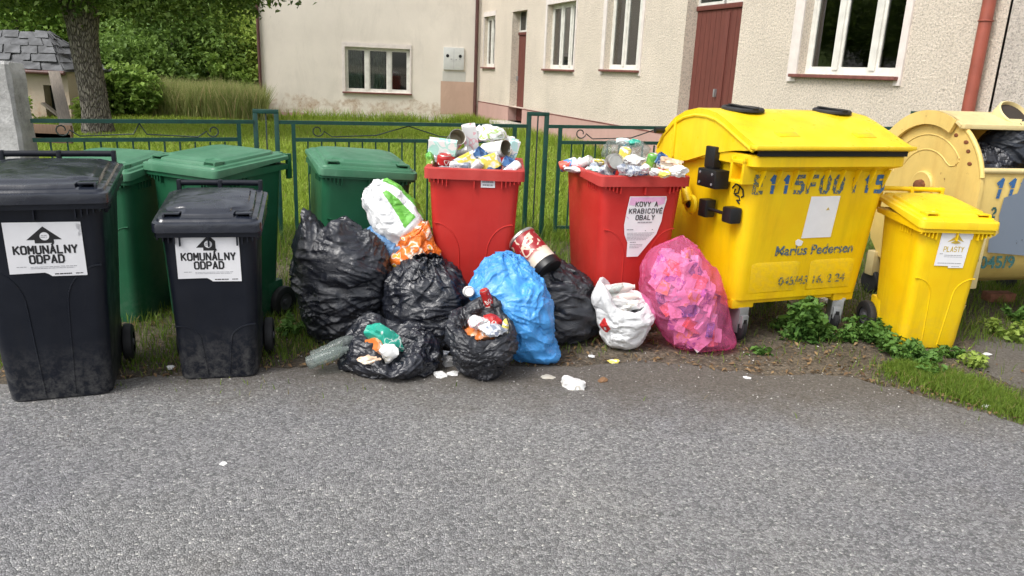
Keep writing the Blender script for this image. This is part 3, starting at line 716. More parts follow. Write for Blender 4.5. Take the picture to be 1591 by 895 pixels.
# fence stay in front of the panel, by the black bag
# ------------------------------------------------------------ weathered concrete post and stub
t=Mt('weathered_concrete');n=t.noise(6,6,.7);b_=t.ramp(n,[(.3,(.22,.22,.21)),(.55,(.42,.42,.41)),(.75,(.58,.58,.57))])
lich=t.ramp(t.voro(22),[(.0,(1,1,1)),(.25,(0,0,0))]);b_=t.mix(t.math('MULTIPLY',lich,.35),b_,(.62,.62,.60));dk=t.ramp(t.noise(19,5,.8),[(.62,0),(.70,1)])
t.base(t.mix(dk,b_,(.10,.10,.095))).set(Roughness=.92);t.bump(t.noise(30,8,.75),.012,.9);M_conc=t.m
cp=MB()
rg=[]
for k,z in enumerate(np.linspace(-.1,1.47,14)):
    w=.125-.012*z/1.5;j=lambda:random.uniform(-.006,.006)
    x0=-.03*z
    rg.append([(x0-w+j(),-.09+j(),z),(x0-w+.02+j(),-.11+j(),z),(x0+w-.02+j(),-.11+j(),z),(x0+w+j(),-.09+j(),z),(x0+w+j(),.09+j(),z),(x0+w-.02+j(),.11,z),(x0-w+.02,.11,z),(x0-w,.09,z)])
rg.append([(x*.9-.02*.1,y*.85,1.49+random.uniform(-.01,.01)) for x,y,z in rg[-1]])
cp.rings(rg);c=cp.build('concrete_post',M_conc,None,30);c.location=(-3.84,5.95,0);tag(c,'weathered grey concrete post at the left end of the green fence','post')
M_wood=None
def woodmat(name,c,sc=1.):
    t=Mt(name);g=t.noise(5,5,.6,1.2,(14,14,.7));b=t.ramp(g,[(.3,tuple(x*.6 for x in c)),(.6,c),(.8,tuple(min(1,x*1.25) for x in c))])
    t.base(b).set(Roughness=.75);t.bump(g,.002,.6);return t.m
M_board=woodmat('weathered_brown_board',(.16,.095,.06));M_greyboard=woodmat('grey_board',(.26,.22,.18));M_door=woodmat('red_brown_door_paint',(.15,.040,.028))
o=MB().bbox(-.03,.03,-.03,.03,0,.86,.004).build('wooden_stake',M_board,None,35);o.location=(-4.03,5.9,0);tag(o,'brown wooden stake left of the weathered concrete post','stake')
# ------------------------------------------------------------ building
def plaster(name,c,rough_cast=True,peel=0):
    t=Mt(name);n=t.noise(.7,5,.6);b=t.ramp(n,[(.3,tuple(x*.9 for x in c)),(.7,tuple(min(1,x*1.05) for x in c))])
    st=t.ramp(t.noise(1.6,7,.8,.5,(1,1,.35)),[(.50,0),(.75,.5)]);b=t.mix(st,b,tuple(x*.72 for x in c))
    if peel:
        z=t.sep()[2]
        lo=t.ramp(t.math('ADD',t.math('DIVIDE',z,1.1),t.math('MULTIPLY',t.noise(2.3,6,.7),.9)),[(.92,1),(1.0,0)])
        m2=t.math('MULTIPLY',lo,t.ramp(t.noise(3.4,6,.75,.6),[(.42,0),(.60,.85)]))
        b=t.mix(m2,b,t.ramp(t.noise(12,5,.7),[(.35,(.36,.22,.15)),(.65,(.60,.50,.38))]))
    if rough_cast:
        v=t.noise(32,4,.8);sp=t.ramp(t.noise(42,2,.9),[(.36,.62),(.52,1)]);b=t.mix(1.0,b,sp,'MULTIPLY')
        t.base(b).set(Roughness=.95);t.bump(v,.03,1.)
    else:
        t.base(b).set(Roughness=.9);t.bump(t.noise(20,6,.7),.006,.7)
    t.b.inputs['Specular IOR Level'].default_value=.2
    return t.m
M_pl1=plaster('smooth_beige_render',(.74,.68,.60),False,1)
M_pl2=plaster('rough_cast_render',(.78,.69,.58),True)
M_pl3=plaster('grey_rough_cast_render',(.66,.60,.53),True)
M_plinth=plaster('pinkish_plinth_render',(.50,.32,.28),False)
M_plinthw=plaster('grey_white_plinth_render',(.52,.48,.43),False,0)
M_frame=simple('white_window_paint',(.66,.65,.60),.5,.12,8,bump=.0015)
M_surround=simple('white_plaster_band',(.68,.62,.58),.8,.08,8,bump=.002)
M_sill=simple('brown_sill_paint',(.17,.06,.05),.6,.35,12,bump=.001)
M_pipe=simple('red_brown_pipe_paint',(.30,.075,.048),.45,.2,6)
M_pipe2=simple('dark_brown_pipe',(.09,.035,.03),.5,.3,6)
t=Mt('window_glass');t.base((.02,.025,.024)).set(Roughness=.04);t.b.inputs['Specular IOR Level'].default_value=.6
M_glass=t.m
g_=t=Mt('clear_pane');gl=t.nt.nodes.new('ShaderNodeBsdfGlossy');gl.inputs['Roughness'].default_value=.03;tr=t.nt.nodes.new('ShaderNodeBsdfTransparent');tr.inputs[0].default_value=(.80,.84,.82,1)
fr_=t.nt.nodes.new('ShaderNodeFresnel');fr_.inputs[0].default_value=1.5;mx=t.nt.nodes.new('ShaderNodeMixShader');t.L(t.math('ADD',t.math('MULTIPLY',fr_.outputs[0],1.6),.07),mx.inputs[0]);t.L(tr.outputs[0],mx.inputs[1]);t.L(gl.outputs[0],mx.inputs[2]);t.L(mx.outputs[0],t.out.inputs[0]);M_pane=t.m
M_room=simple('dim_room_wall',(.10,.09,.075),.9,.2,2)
M_curt=simple('pale_green_curtain',(.62,.72,.64),.9,.12,12);M_curt2=simple('grey_net_curtain',(.52,.52,.48),.9,.2,12)
BU=empty('house',(-1.197,23,0),0,'long beige rendered house with brown doors and white windows behind the fence','house')
wv=np.array([.3458,-.9383]);yawR=math.atan2(wv[1],wv[0])
def wall_piece(name,frame,u0,u1,z0,z1,holes,mat,y=0.,depth=.22):
    """front skin with real openings and reveals, in a frame whose -y faces out"""
    us=sorted({u0,u1,*[h[0] for h in holes],*[h[1] for h in holes]});zs=sorted({z0,z1,*[h[2] for h in holes],*[h[3] for h in holes]})
    us=[u for u in us if u0<=u<=u1];zs=[z for z in zs if z0<=z<=z1];b=MB()
    for a,c_ in zip(us[:-1],us[1:]):
        for e,g in zip(zs[:-1],zs[1:]):
            mu,mz=(a+c_)/2,(e+g)/2
            if any(h[0]<mu<h[1] and h[2]<mz<h[3] for h in holes): continue
            b.add([(a,y,e),(c_,y,e),(c_,y,g),(a,y,g)],[(0,1,2,3)])
    for h in holes:
        a,c_,e,g=h;e=max(e,z0)
        b.add([(a,y,e),(a,y+depth,e),(a,y+depth,g),(a,y,g)],[(0,1,2,3)]);b.add([(c_,y,e),(c_,y+depth,e),(c_,y+depth,g),(c_,y,g)],[(3,2,1,0)])
        b.add([(a,y,g),(c_,y,g),(c_,y+depth,g),(a,y+depth,g)],[(3,2,1,0)]);b.add([(a,y,e),(c_,y,e),(c_,y+depth,e),(a,y+depth,e)],[(0,1,2,3)])
    me=bpy.data.meshes.new(name);me.from_pydata(b.v,[],b.f);me.materials.append(mat);o=bpy.data.objects.new(name,me);COL.objects.link(o);o.parent=frame[0];o.matrix_local=frame[1]
    return o
FR=(BU,Matrix.Rotation(yawR,4,'Z'))           # right wing: u runs from the corner towards the viewer
# -y of this frame must face the viewer's side: direction (cos,sin) of u is wv, outward normal
yawL=math.atan2(.17,.985)
FL=(BU,Matrix.Translation((-.985*6.06,-.17*6.06,0))@Matrix.Rotation(yawL,4,'Z'))
holesR=[(.36,1.36,1.62,2.95),(2.68,3.72,.30,2.97),(5.05,6.62,1.63,3.0),(8.05,9.45,1.66,3.2),(11.0-.15,12.3,.30,3.1),(13.62,15.22,1.68,3.3)]
WR=wall_piece('wall',FR,0,16.42,.66,5.6,holesR,M_pl2,depth=.24)
wall_piece('wall',FR,16.42,20.5,-.1,5.6,[],M_pl3,y=.03)
wall_piece('plinth',FR,0,16.42,-.1,.655,[(2.68,3.72,.30,.655),(10.85,12.3,.30,.655)],M_plinth,y=-.03,depth=.27)
MB().box(0,2.68,-.034,0,.640,.662).build('plinth_edge',M_sill,BU).matrix_local=FR[1]
MB().box(3.72,10.85,-.034,0,.640,.662).build('plinth_edge',M_sill,BU).matrix_local=FR[1]
MB().box(12.3,16.4,-.034,0,.640,.662).build('plinth_edge',M_sill,BU).matrix_local=FR[1]
holesL=[(2.27,4.07,.80,2.01)]
wall_piece('wall',FL,0,6.06,.16,5.6,holesL,M_pl1,depth=.16)
wall_piece('plinth',FL,0,1.25,-.3,.17,[],M_plinth,y=-.012)
wall_piece('plinth',FL,1.25,6.05,-.3,.17,[],M_plinthw,y=-.02)
# remaining sides, roof and ceilings
cornL=Vector((-.985*6.06,-.17*6.06,0));back=Vector((-cornL.y*-1,0,0))
b=MB();nb=Vector((-.17,.985,0))*9
p0=cornL;p1=cornL+nb
b.add([p0+Vector((0,0,-.3)),p1+Vector((0,0,-.3)),p1+Vector((0,0,5.6)),p0+Vector((0,0,5.6))],[(0,1,2,3)])
e=Vector((wv[0],wv[1],0))*20.5;nr=Vector((.9383,.3458,0))*9
q0=e;q1=e+nr
b.add([q0+Vector((0,0,-.3)),q1+Vector((0,0,-.3)),q1+Vector((0,0,5.6)),q0+Vector((0,0,5.6))],[(0,1,2,3)])
b.add([q1+Vector((0,0,-.3)),nr+nb*.4+Vector((0,0,-.3)),nr+nb*.4+Vector((0,0,5.6)),q1+Vector((0,0,5.6))],[(0,1,2,3)])
b.add([p1+Vector((0,0,-.3)),nr+nb*.4+Vector((0,0,-.3)),nr+nb*.4+Vector((0,0,5.6)),p1+Vector((0,0,5.6))],[(0,1,2,3)])
b.build('rear_wall',M_pl1,BU)
M_roof=simple('brown_roof_tiles',(.13,.06,.045),.8,.25,8,bump=.01,bsc=12)
b=MB();up_=lambda v,z:Vector((v.x,v.y,z))
ov=.45
A=[up_(p0+Vector((-.5,-.5,0)),5.55),up_(Vector((-.3,-.6,0)),5.55),up_(p1+Vector((-.5,.5,0)),5.55)]
rL=up_((p0+p1)/2,8.2);rR=up_((nr+nb*.4)/2+Vector((.8,0,0)),8.2)
b.add([A[0],A[1],rR,rL],[(0,1,2,3)]);b.add([A[2],rL,rR,up_(nr+nb*.4+Vector((.5,.5,0)),5.55)],[(0,1,2,3)]);b.add([A[0],rL,A[2]],[(0,1,2)])
r2_=up_(e+nr/2,8.2)
b.add([A[1],up_(q0+Vector((-.5,-.5,0)),5.55),r2_,rR],[(0,1,2,3)]);b.add([up_(q0+Vector((-.5,-.5,0)),5.55),up_(q1+Vector((.5,-.5,0)),5.55),r2_],[(0,1,2)]);b.add([r2_,up_(q1+Vector((.5,-.5,0)),5.55),up_(nr+nb*.4+Vector((.5,.5,0)),5.55),rR],[(0,1,2,3)])
b.build('roof',M_roof,BU)
def window(frame,h,cols,sur,sill,depth=.12,curt=None,transom=None,band=.16):
    u0,u1,z0,z1=h
    w=MB();T=frame[1];f=.055
    w.box(u0,u0+f,depth,depth+.05,z0,z1);w.box(u1-f,u1,depth,depth+.05,z0,z1);w.box(u0+f,u1-f,depth,depth+.05,z0,z0+f);w.box(u0+f,u1-f,depth,depth+.05,z1-f,z1)
    wf=w.build('window',M_frame,BU);wf.matrix_local=T
    def sub(name,mb,mat,sm=None): 
        o=mb.build(name,mat,wf,sm);return o
    n=len(cols)-1
    for k in range(1,n):
        x=u0+(u1-u0)*cols[k];sub('mullion',MB().box(x-.045,x+.045,depth-.015,depth+.04,z0+f,z1-f),M_frame)
    for k in range(n):
        a=u0+(u1-u0)*cols[k]+(.045 if k else f);c_=u0+(u1-u0)*cols[k+1]-(.045 if k<n-1 else f)
        s=MB();q=.035;y0_=depth+.008;y1_=depth+.042
        s.box(a,a+q,y0_,y1_,z0+f,z1-f);s.box(c_-q,c_,y0_,y1_,z0+f,z1-f);s.box(a+q,c_-q,y0_,y1_,z0+f,z0+f+q);s.box(a+q,c_-q,y0_,y1_,z1-f-q,z1-f)
        sub('sash',s,M_frame)
        sub('pane',MB().box(a+q,c_-q,depth+.022,depth+.028,z0+f+q,z1-f-q),M_pane)
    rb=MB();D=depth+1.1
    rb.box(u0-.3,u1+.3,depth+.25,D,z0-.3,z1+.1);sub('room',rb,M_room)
    bk=wf.children if False else None
    if sill: sub('sill',MB().bbox(u0-.08,u1+.06,-.075,depth,z0-.045,z0-.005,.006),M_sill,35)
    if sur:
        s=MB();s.box(u0-band,u0,-.022,.0,z0-.10,z1+.12);sub('surround',s,M_surround)
        s=MB();s.box(u1,u1+band*.55,-.022,.0,z0-.10,z1+.12);sub('surround',s,M_surround)
        s=MB();s.box(u0,u1,-.022,.0,z1,z1+.12);sub('surround',s,M_surround)
    if curt:
        for (a,c_,mt) in curt:
            b=MB();N=26;A_=u0+(u1-u0)*a;C_=u0+(u1-u0)*c_
            pts=[(A_+(C_-A_)*k/N,depth+.13+.025*math.sin(k*1.9)+.01*math.sin(k*.7)) for k in range(N+1)]
            vs=[(x,y,z0+.06) for x,y in pts]+[(x,y,z1) for x,y in pts]
            b.add(vs,[(k,k+1,N+2+k,N+1+k) for k in range(N)]);sub('curtain',b,mt,60)
    return wf
window(FR,holesR[0],[0,.42,1],True,True,.10,[(0,.5,M_curt2)],band=.02)
window(FR,holesR[2],[0,.36,.68,1],True,True,.12,[(0,1.0,M_curt)],band=.10)
window(FR,holesR[3],[0,.40,.80,1],True,True,.12,[(0,.5,M_curt),(.5,1,M_curt2)],band=.13)
window(FR,holesR[5],[0,.33,.70,1],True,True,.12,[(0.02,.26,M_curt)],band=.17)
wl=window(FL,holesL[0],[0,.34,.68,1],True,True,.09,[(.0,.26,M_curt2),(.36,.62,M_curt2)],band=.08)
# door leaves made of boards
def door(frame,u0,u1,z0,z1,depth,nb_,strip,top_glass=0):
    dr=MB().box(u0,u1,depth+.02,depth+.05,z0,z1-top_glass).build('door',M_door,BU);dr.matrix_local=frame[1]
    w=(u1-u0)/nb_
    for k in range(nb_):
        MB().bbox(u0+k*w+.004,u0+(k+1)*w-.004,depth,depth+.022,z0+.01,z1-top_glass-.005,.003).build('board',M_door,dr)
    if strip: MB().bbox(u0+(u1-u0)*.55,u0+(u1-u0)*.62,depth-.02,depth+.002,z0+.01,z1-top_glass-.05,.006).build('cover_strip',M_door,dr,35)
    MB().bbox(u0,u1,depth-.03,depth+.03,z1-top_glass,z1-top_glass+.07,.006).build('transom_bar',M_frame if False else M_door,dr,35)
    if top_glass:
        for a,c_ in ((u0,(u0+u1)/2-.03),((u0+u1)/2+.03,u1)):
            s=MB();zz0,zz1=z1-top_glass+.07,z1;q=.045
            s.box(a,a+q,depth,depth+.04,zz0,zz1);s.box(c_-q,c_,depth,depth+.04,zz0,zz1);s.box(a+q,c_-q,depth,depth+.04,zz0,zz0+q)
            s.build('fanlight_frame',M_frame,dr);MB().box(a+q,c_-q,depth+.015,depth+.02,zz0+q,zz1).build('pane',M_glass,dr)
    MB().bbox(u0+.03 if strip is False else u0+(u1-u0)*.5,u0+.05 if strip is False else u0+(u1-u0)*.52,depth-.05,depth,z0+1.0,z0+1.12,.004).build('handle',M_steel,dr,35)
door(FR,2.68,3.72,.30,2.97,.20,7,False,.55)
door(FR,10.85,12.3,.30,3.1,.20,11,True,.52)
for u0,u1 in ((2.6,3.8),(10.75,12.4)):
    MB().bbox(u0,u1,-.5,.25,-.1,.30,.01).build('door_step',M_plinthw,BU,35).matrix_local=FR[1]
# down pipes
def pipe(frame,u,y,r,z0,z1,mat,label=None):
    p=MB().tube([(u,y,z) for z in np.linspace(z0,z1,6)],r,14).build('down_pipe',mat,BU,50);p.matrix_local=frame[1]
    for z in np.arange(z0+.5,z1,1.6):
        MB().tube([(u+ (r+.006)*math.cos(a),y+(r+.006)*math.sin(a),z) for a in np.linspace(0,2*math.pi,13)],.007,5,False).build('pipe_bracket',mat,p,50)
    return p
pipe(FR,16.28,-.10,.058,.1,5.5,M_pipe)
pipe(FR,.02,-.12,.050,.05,5.5,M_pipe2)
pipe(FL,-.02,-.05,.042,-.1,5.5,M_pipe2)
# meter cupboard
mc=MB().bbox(5.02,5.60,-.05,.0,1.50,2.11,.006).build('meter_cupboard',simple('pale_cupboard_paint',(.56,.57,.55),.5,.06,9),BU,35);mc.matrix_local=FL[1]
for u in (5.13,5.49): MB().lathe([(.045,0),(.045,.008),(.03,.01)],Matrix.Translation((u,-.05,1.88))@Matrix.Rotation(math.pi/2,4,'X'),14).build('meter_window',M_dark,mc)
MB().box(5.305,5.312,-.054,-.0505,1.53,2.08).build('door_gap',M_smallink,mc)
for u,z in ((5.22,1.78),(5.36,1.77),(5.46,1.79)): MB().box(u,u+.035,-.054,-.0505,z,z+.025).build('lock',M_smallink,mc)
MB().box(5.0,5.66,-.006,0,1.18,1.46).build('repaired_patch',plaster('pale_repair_render',(.54,.53,.49),False),BU).matrix_local=FL[1]
MB().box(4.95,6.0,-.004,0,.25,1.18).build('repaired_patch',plaster('pinkish_repair_render',(.52,.36,.28),False),BU).matrix_local=FL[1]
# ------------------------------------------------------------ ground
def tri_grid(name,xs,ys,mat,z=0.): pass
t=Mt('soil');n=t.noise(1.3,7,.65);b_=t.ramp(n,[(.35,(.075,.058,.040)),(.6,(.13,.105,.075)),(.75,(.18,.155,.125))])
sp=t.voro(70,out=1);gv=t.nt.nodes.new('ShaderNodeSeparateColor');t.L(sp,gv.inputs[0]);b_=t.mix(.75,b_,t.ramp(gv.outputs[0],[(.0,.45),(.55,1),(.9,1.7)]),'MULTIPLY')
t.base(b_).set(Roughness=.95);t.bump(t.noise(28,8,.75),.02,1);M_soil=t.m
t=Mt('asphalt')
v=t.voro(104,out=1);gv=t.nt.nodes.new('ShaderNodeSeparateColor');t.L(v,gv.inputs[0])
edg=t.voro(104,'DISTANCE_TO_EDGE')
ag=t.ramp(gv.outputs[0],[(0,(.17,.17,.172)),(.3,(.255,.255,.255)),(.7,(.35,.349,.348)),(.96,(.42,.415,.41)),(.992,(.62,.61,.58))])
ag=t.mix(1.,ag,t.ramp(edg,[(.0,.45),(.11,1.)]),'MULTIPLY')
ag=t.mix(.9,ag,t.ramp(t.noise(.55,5,.6),[(.25,(.82,.82,.89)),(.5,(1.02,1.02,1.02)),(.75,(1.20,1.19,1.14))]),'MULTIPLY')
ag=t.mix(.8,ag,t.ramp(t.noise(150,3,.8),[(.34,.7),(.55,1.05)]),'MULTIPLY')
ag=t.mix(t.math('MULTIPLY',t.ramp(t.noise(1.7,6,.7),[(.56,0),(.74,1)]),.30),ag,(.12,.105,.085))
yy=t.sep()[1];edge=t.ramp(t.math('ADD',yy,t.math('MULTIPLY',t.noise(3,6,.7),.7)),[(.0,0),(1,1)])
eg=t.ramp(t.math('SUBTRACT',t.math('ADD',t.math('MULTIPLY',yy,1.0),t.math('MULTIPLY',t.noise(4,6,.75),.8)),3.2),[(.45,0),(1.0,.75)])
ag=t.mix(eg,ag,t.ramp(t.noise(60,4,.8),[(.35,(.085,.07,.052)),(.65,(.17,.145,.115))]))
t.base(ag).set(Roughness=.9);t.b.inputs['Specular IOR Level'].default_value=.25
h=t.math('ADD',t.ramp(edg,[(0,0),(.25,1)]),t.math('MULTIPLY',t.noise(60,5,.8),1.2));t.bump(h,.005,.9);M_asph=t.m
b=MB();b.add([(-400,-400,0),(400,-400,0),(400,400,0),(-400,400,0)],[(0,1,2,3)]);tag(b.build('ground',M_soil),kind='structure')
edge=[(-9,3.50),(-5,3.46),(-2.9,3.50),(-2.5,3.53),(-2.18,3.50),(-1.82,3.62),(-1.45,3.74),(-1.07,3.86),(-.7,3.95),(-.3,4.0),(.04,3.98),(.39,4.03),(.78,4.12),(1.1,4.06),(1.4,4.03),(1.88,4.05),(2.04,3.93),(2.23,3.75),(2.55,3.50),(3.0,3.22),(3.8,2.75),(5.5,1.9),(9,.5)]
ex=np.array([e[0] for e in edge]);ey=np.array([e[1] for e in edge])
def edge_y(x): return np.interp(x,ex,ey)
xs=np.arange(-9,9,.03);nz=np.convolve(rng.normal(size=len(xs)+8),np.ones(3)/3,'same')[4:-4]*.022+np.convolve(rng.normal(size=len(xs)+40),np.ones(14)/14,'same')[20:-20]*.09
top=[(float(x),float(edge_y(x)+d),.004) for x,d in zip(xs,nz)]
pts=top[::-1]+[(-9,-12,.004),(9,-12,.004)]
V=np.array([(x,-12,.004) for x,_,_ in top]+top);N_=len(top)
Fq=np.array([(i,i+1,N_+i+1,N_+i) for i in range(N_-1)])
tag(npmesh('asphalt_road',V,Fq,M_asph,smooth=False),kind='structure')
# worn gravelly apron to the right of the weed strip
xs2=np.arange(2.75,9,.05);lo=np.interp(xs2,[2.75,2.9,3.3,4,9],[4.25,3.7,3.2,2.75,.6]);hi=np.interp(xs2,[2.75,3.0,3.6,4.4,9],[4.40,4.75,4.95,5.0,5.0])
V=np.array([(x,a+rng.normal()*.02,.004) for x,a in zip(xs2,lo)]+[(x,a+rng.normal()*.03,.004) for x,a in zip(xs2,hi)]);n_=len(xs2)
tag(npmesh('side_road',V,np.array([(i,i+1,n_+i+1,n_+i) for i in range(n_-1)]),M_asph,smooth=False),kind='structure')
t=Mt('lawn_soil');t.base(t.ramp(t.noise(1.2,6,.7),[(.3,(.06,.10,.02)),(.7,(.14,.20,.04))])).set(Roughness=.95);t.bump(t.noise(20,6,.7),.03,1);M_lawn=t.m
b=MB();b.add([(-30,7.2,.004),(4.2,7.7,.004),(-1,40,.004),(-60,60,.004),(-60,7,.004)],[(0,1,2,3,4)]);tag(b.build('lawn',M_lawn),kind='structure')
# ------------------------------------------------------------ vegetation
def leafmat(name,c,c2,dry=None,tr=.35,rough=.55):
    t=Mt(name);a=t.attr('tint');
    st=[(0,c),(1,c2)] if dry is None else [(0,c),(.72,c2),(.84,dry),(1,dry)]
    b=t.ramp(a.outputs['Fac'],st);t.base(b).set(Roughness=rough);t.b.inputs['Specular IOR Level'].default_value=.25
    tl=t.nt.nodes.new('ShaderNodeBsdfTranslucent');t.L(b,tl.inputs[0]);mx=t.nt.nodes.new('ShaderNodeMixShader');mx.inputs[0].default_value=tr
    t.L(t.b.outputs[0],mx.inputs[1]);t.L(tl.outputs[0],mx.inputs[2]);t.L(mx.outputs[0],t.out.inputs[0]);return t.m
def vnoise(x,y,sc,seed=0):
    r=np.random.default_rng(seed);out=0
    for k in range(5):
        a=r.uniform(0,6.28);f=sc*r.uniform(.6,1.7);out=out+np.sin((x*math.cos(a)+y*math.sin(a))*f+r.uniform(0,6.28)+1.3*np.sin(x*f*.6+r.uniform(0,6)))
    return out/5
def blades(name,P,h,w,mat,lean=.45,tint=None,kind='stuff',label=None):
    n=len(P);a=rng.uniform(0,2*np.pi,n);d=np.stack([np.cos(a),np.sin(a)],1);b=rng.uniform(0,2*np.pi,n);l=np.stack([np.cos(b),np.sin(b)],1)
    le=rng.uniform(.05,lean,n)*h
    base=np.concatenate([P,np.zeros((n,1))],1) if P.shape[1]==2 else P
    v0=base.copy();v0[:,:2]-=d*(w/2)[:,None];v1=base.copy();v1[:,:2]+=d*(w/2)[:,None]
    mid=base.copy();mid[:,2]+=h*.55;mid[:,:2]+=l*(le*.35)[:,None]
    v2=mid.copy();v2[:,:2]+=d*(w*.38)[:,None];v3=mid.copy();v3[:,:2]-=d*(w*.38)[:,None]
    v4=base.copy();v4[:,2]+=h*np.sqrt(np.maximum(.2,1-(le/np.maximum(h,1e-3))**2*.6));v4[:,:2]+=l*le[:,None]
    V=np.stack([v0,v1,v2,v3,v4],1).reshape(-1,3);i=np.arange(n)[:,None]*5
    Fc=np.concatenate([i+[0,1,2],i+[0,2,3],i+[3,2,4]],1).reshape(-1,3)
    tt=np.clip(rng.normal(.42,.2,n) if tint is None else tint,0,1)
    o=npmesh(name,V,Fc,mat,smooth=True,attrs={'tint':('POINT',np.repeat(tt,5))});tag(o,label,kind=kind);return o
def leaves(name,C,size,mat,parent=None,up=.5,elong=1.7,tint=None,kind=None,label=None):
    n=len(C);nm=rng.normal(size=(n,3));nm[:,2]=np.abs(nm[:,2])+up;nm/=np.linalg.norm(nm,axis=1)[:,None]
    a=rng.normal(size=(n,3));u=np.cross(nm,a);u/=np.linalg.norm(u,axis=1)[:,None];v=np.cross(nm,u)
    s=size*rng.uniform(.6,1.25,n) if np.isscalar(size) else size
    L=(s/2*math.sqrt(elong))[:,None];Wd=(s/2/math.sqrt(elong))[:,None]
    A=C-u*L;Bq=C+u*L-nm*L*.25;D1=C+v*Wd+nm*Wd*.45-u*L*.1;D2=C-v*Wd+nm*Wd*.45-u*L*.1
    V=np.stack([A,D1,Bq,D2],1).reshape(-1,3);i=np.arange(n)[:,None]*4
    Fc=np.concatenate([i+[0,1,2],i+[0,2,3]],1).reshape(-1,3)
    tt=np.clip(rng.normal(.5,.22,n) if tint is None else tint,0,1)
    o=npmesh(name,V,Fc,mat,parent,smooth=False,attrs={'tint':('POINT',np.repeat(tt,4))})
    if kind: o['kind']=kind
    return o
M_grass=leafmat('grass_blades',(.07,.13,.018),(.20,.30,.04),(.34,.27,.12),.4)
M_lawng=leafmat('lawn_blades',(.16,.25,.027),(.35,.46,.065),(.30,.26,.11),.4)
M_tall=leafmat('tall_meadow_grass',(.20,.28,.07),(.42,.42,.18),(.66,.52,.30),.4)
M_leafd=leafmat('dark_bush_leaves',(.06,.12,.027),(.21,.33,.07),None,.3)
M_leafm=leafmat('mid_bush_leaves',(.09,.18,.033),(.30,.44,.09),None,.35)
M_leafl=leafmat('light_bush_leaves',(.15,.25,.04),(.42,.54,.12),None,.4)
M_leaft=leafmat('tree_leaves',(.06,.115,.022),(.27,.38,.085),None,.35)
M_weed=leafmat('weed_leaves',(.035,.10,.020),(.14,.27,.055),None,.3)
def near_mask(x,y):
    e=edge_y(x);d=y-e
    m=np.clip(d/.22,0,1)*.9+.02
    bare=((x>.15)&(x<2.3)&(y<5.4)).astype(float)
    m=m*(1-bare*(.90-.35*np.clip((y-4.75)/.6,0,1)))
    m=m*np.clip(.72+.8*vnoise(x,y,4,3)+.35*vnoise(x,y,15,4),.04,1.2)
    m[(x>2.35)&(y<4.75)]*=.05
    m[(x>2.2)&(y<5.6)]*=.45
    return m
n=230000;x=rng.uniform(-5.2,5.2,n);y=3.45+rng.random(n)**1.25*4.2;keep=rng.random(n)<near_mask(x,y)*.75;x=x[keep];y=y[keep]
d=np.clip((y-edge_y(x))/.9,0,1);h=(.025+.075*d*rng.random(len(x))+.02*rng.random(len(x)))*(1+.5*vnoise(x,y,3,9));h=np.clip(h,.015,.2)
fy=np.interp(x,[f[0] for f in FP],[f[1] for f in FP]);h=h*(1+1.5*np.exp(-((y-fy)/.35)**2))
tn=np.clip(rng.normal(.42,.16,len(x))+.36*(rng.random(len(x))<(.10+.28*(d<.25))),0,1)
blades('verge_grass',np.stack([x,y],1),h,rng.uniform(.003,.0065,len(x)),M_grass,.9,tn)
n=240000;y=7.3+(rng.random(n)**1.5)*16;x=-.62*y+rng.random(n)*(.62*y+np.minimum(3.4,-1.45+.3685*(23-y)));keep=rng.random(n)<np.clip(.75+.5*vnoise(x,y,1.2,5),.12,1);x=x[keep];y=y[keep]
h=rng.uniform(.06,.16,len(x))*(1+.35*vnoise(x,y,1.5,6));blades('lawn_grass',np.stack([x,y],1),h,.004+.0011*y*rng.uniform(.6,1.2,len(x)),M_lawng,.8,np.clip(rng.normal(.5,.17,len(x))+.15*vnoise(x,y,.9,8),0,1))
# tall dry meadow grass by the bushes, and tufts along the house wall
n=26000;px=rng.uniform(205,408,n);Y=rng.uniform(20,23.5,n);x=(px-CX)/F*Y;h=rng.uniform(.35,1.05,n)*(1+.3*vnoise(x,Y,1.8,2));blades('meadow_grass',np.stack([x,Y],1),h,rng.uniform(.012,.028,n),M_tall,.5,np.clip(rng.normal(.44,.24,n),0,1))
n=5200;u=rng.uniform(0,1,n);x=-7.1+u*5.9;Y=22.6-.18*(1-u)*5.9-rng.random(n)*.5;k=rng.random(n)<np.clip(.25+.6*vnoise(x,x*0,2.4,12)+.5*(u>.8),0,1);x=x[k];Y=Y[k]
blades('wall_grass',np.stack([x,Y-.35],1),rng.uniform(.12,.42,len(x)),rng.uniform(.012,.03,len(x)),M_lawng,.7)
# right wing foot
n=5000;u=rng.uniform(0,9,n);off=rng.uniform(.1,.6,n);x=-1.197+wv[0]*u-.938*off;Y=23+wv[1]*u-.346*off;blades('wall_grass',np.stack([x,Y],1),rng.uniform(.1,.38,n),rng.uniform(.010,.024,n),M_lawng,.7)
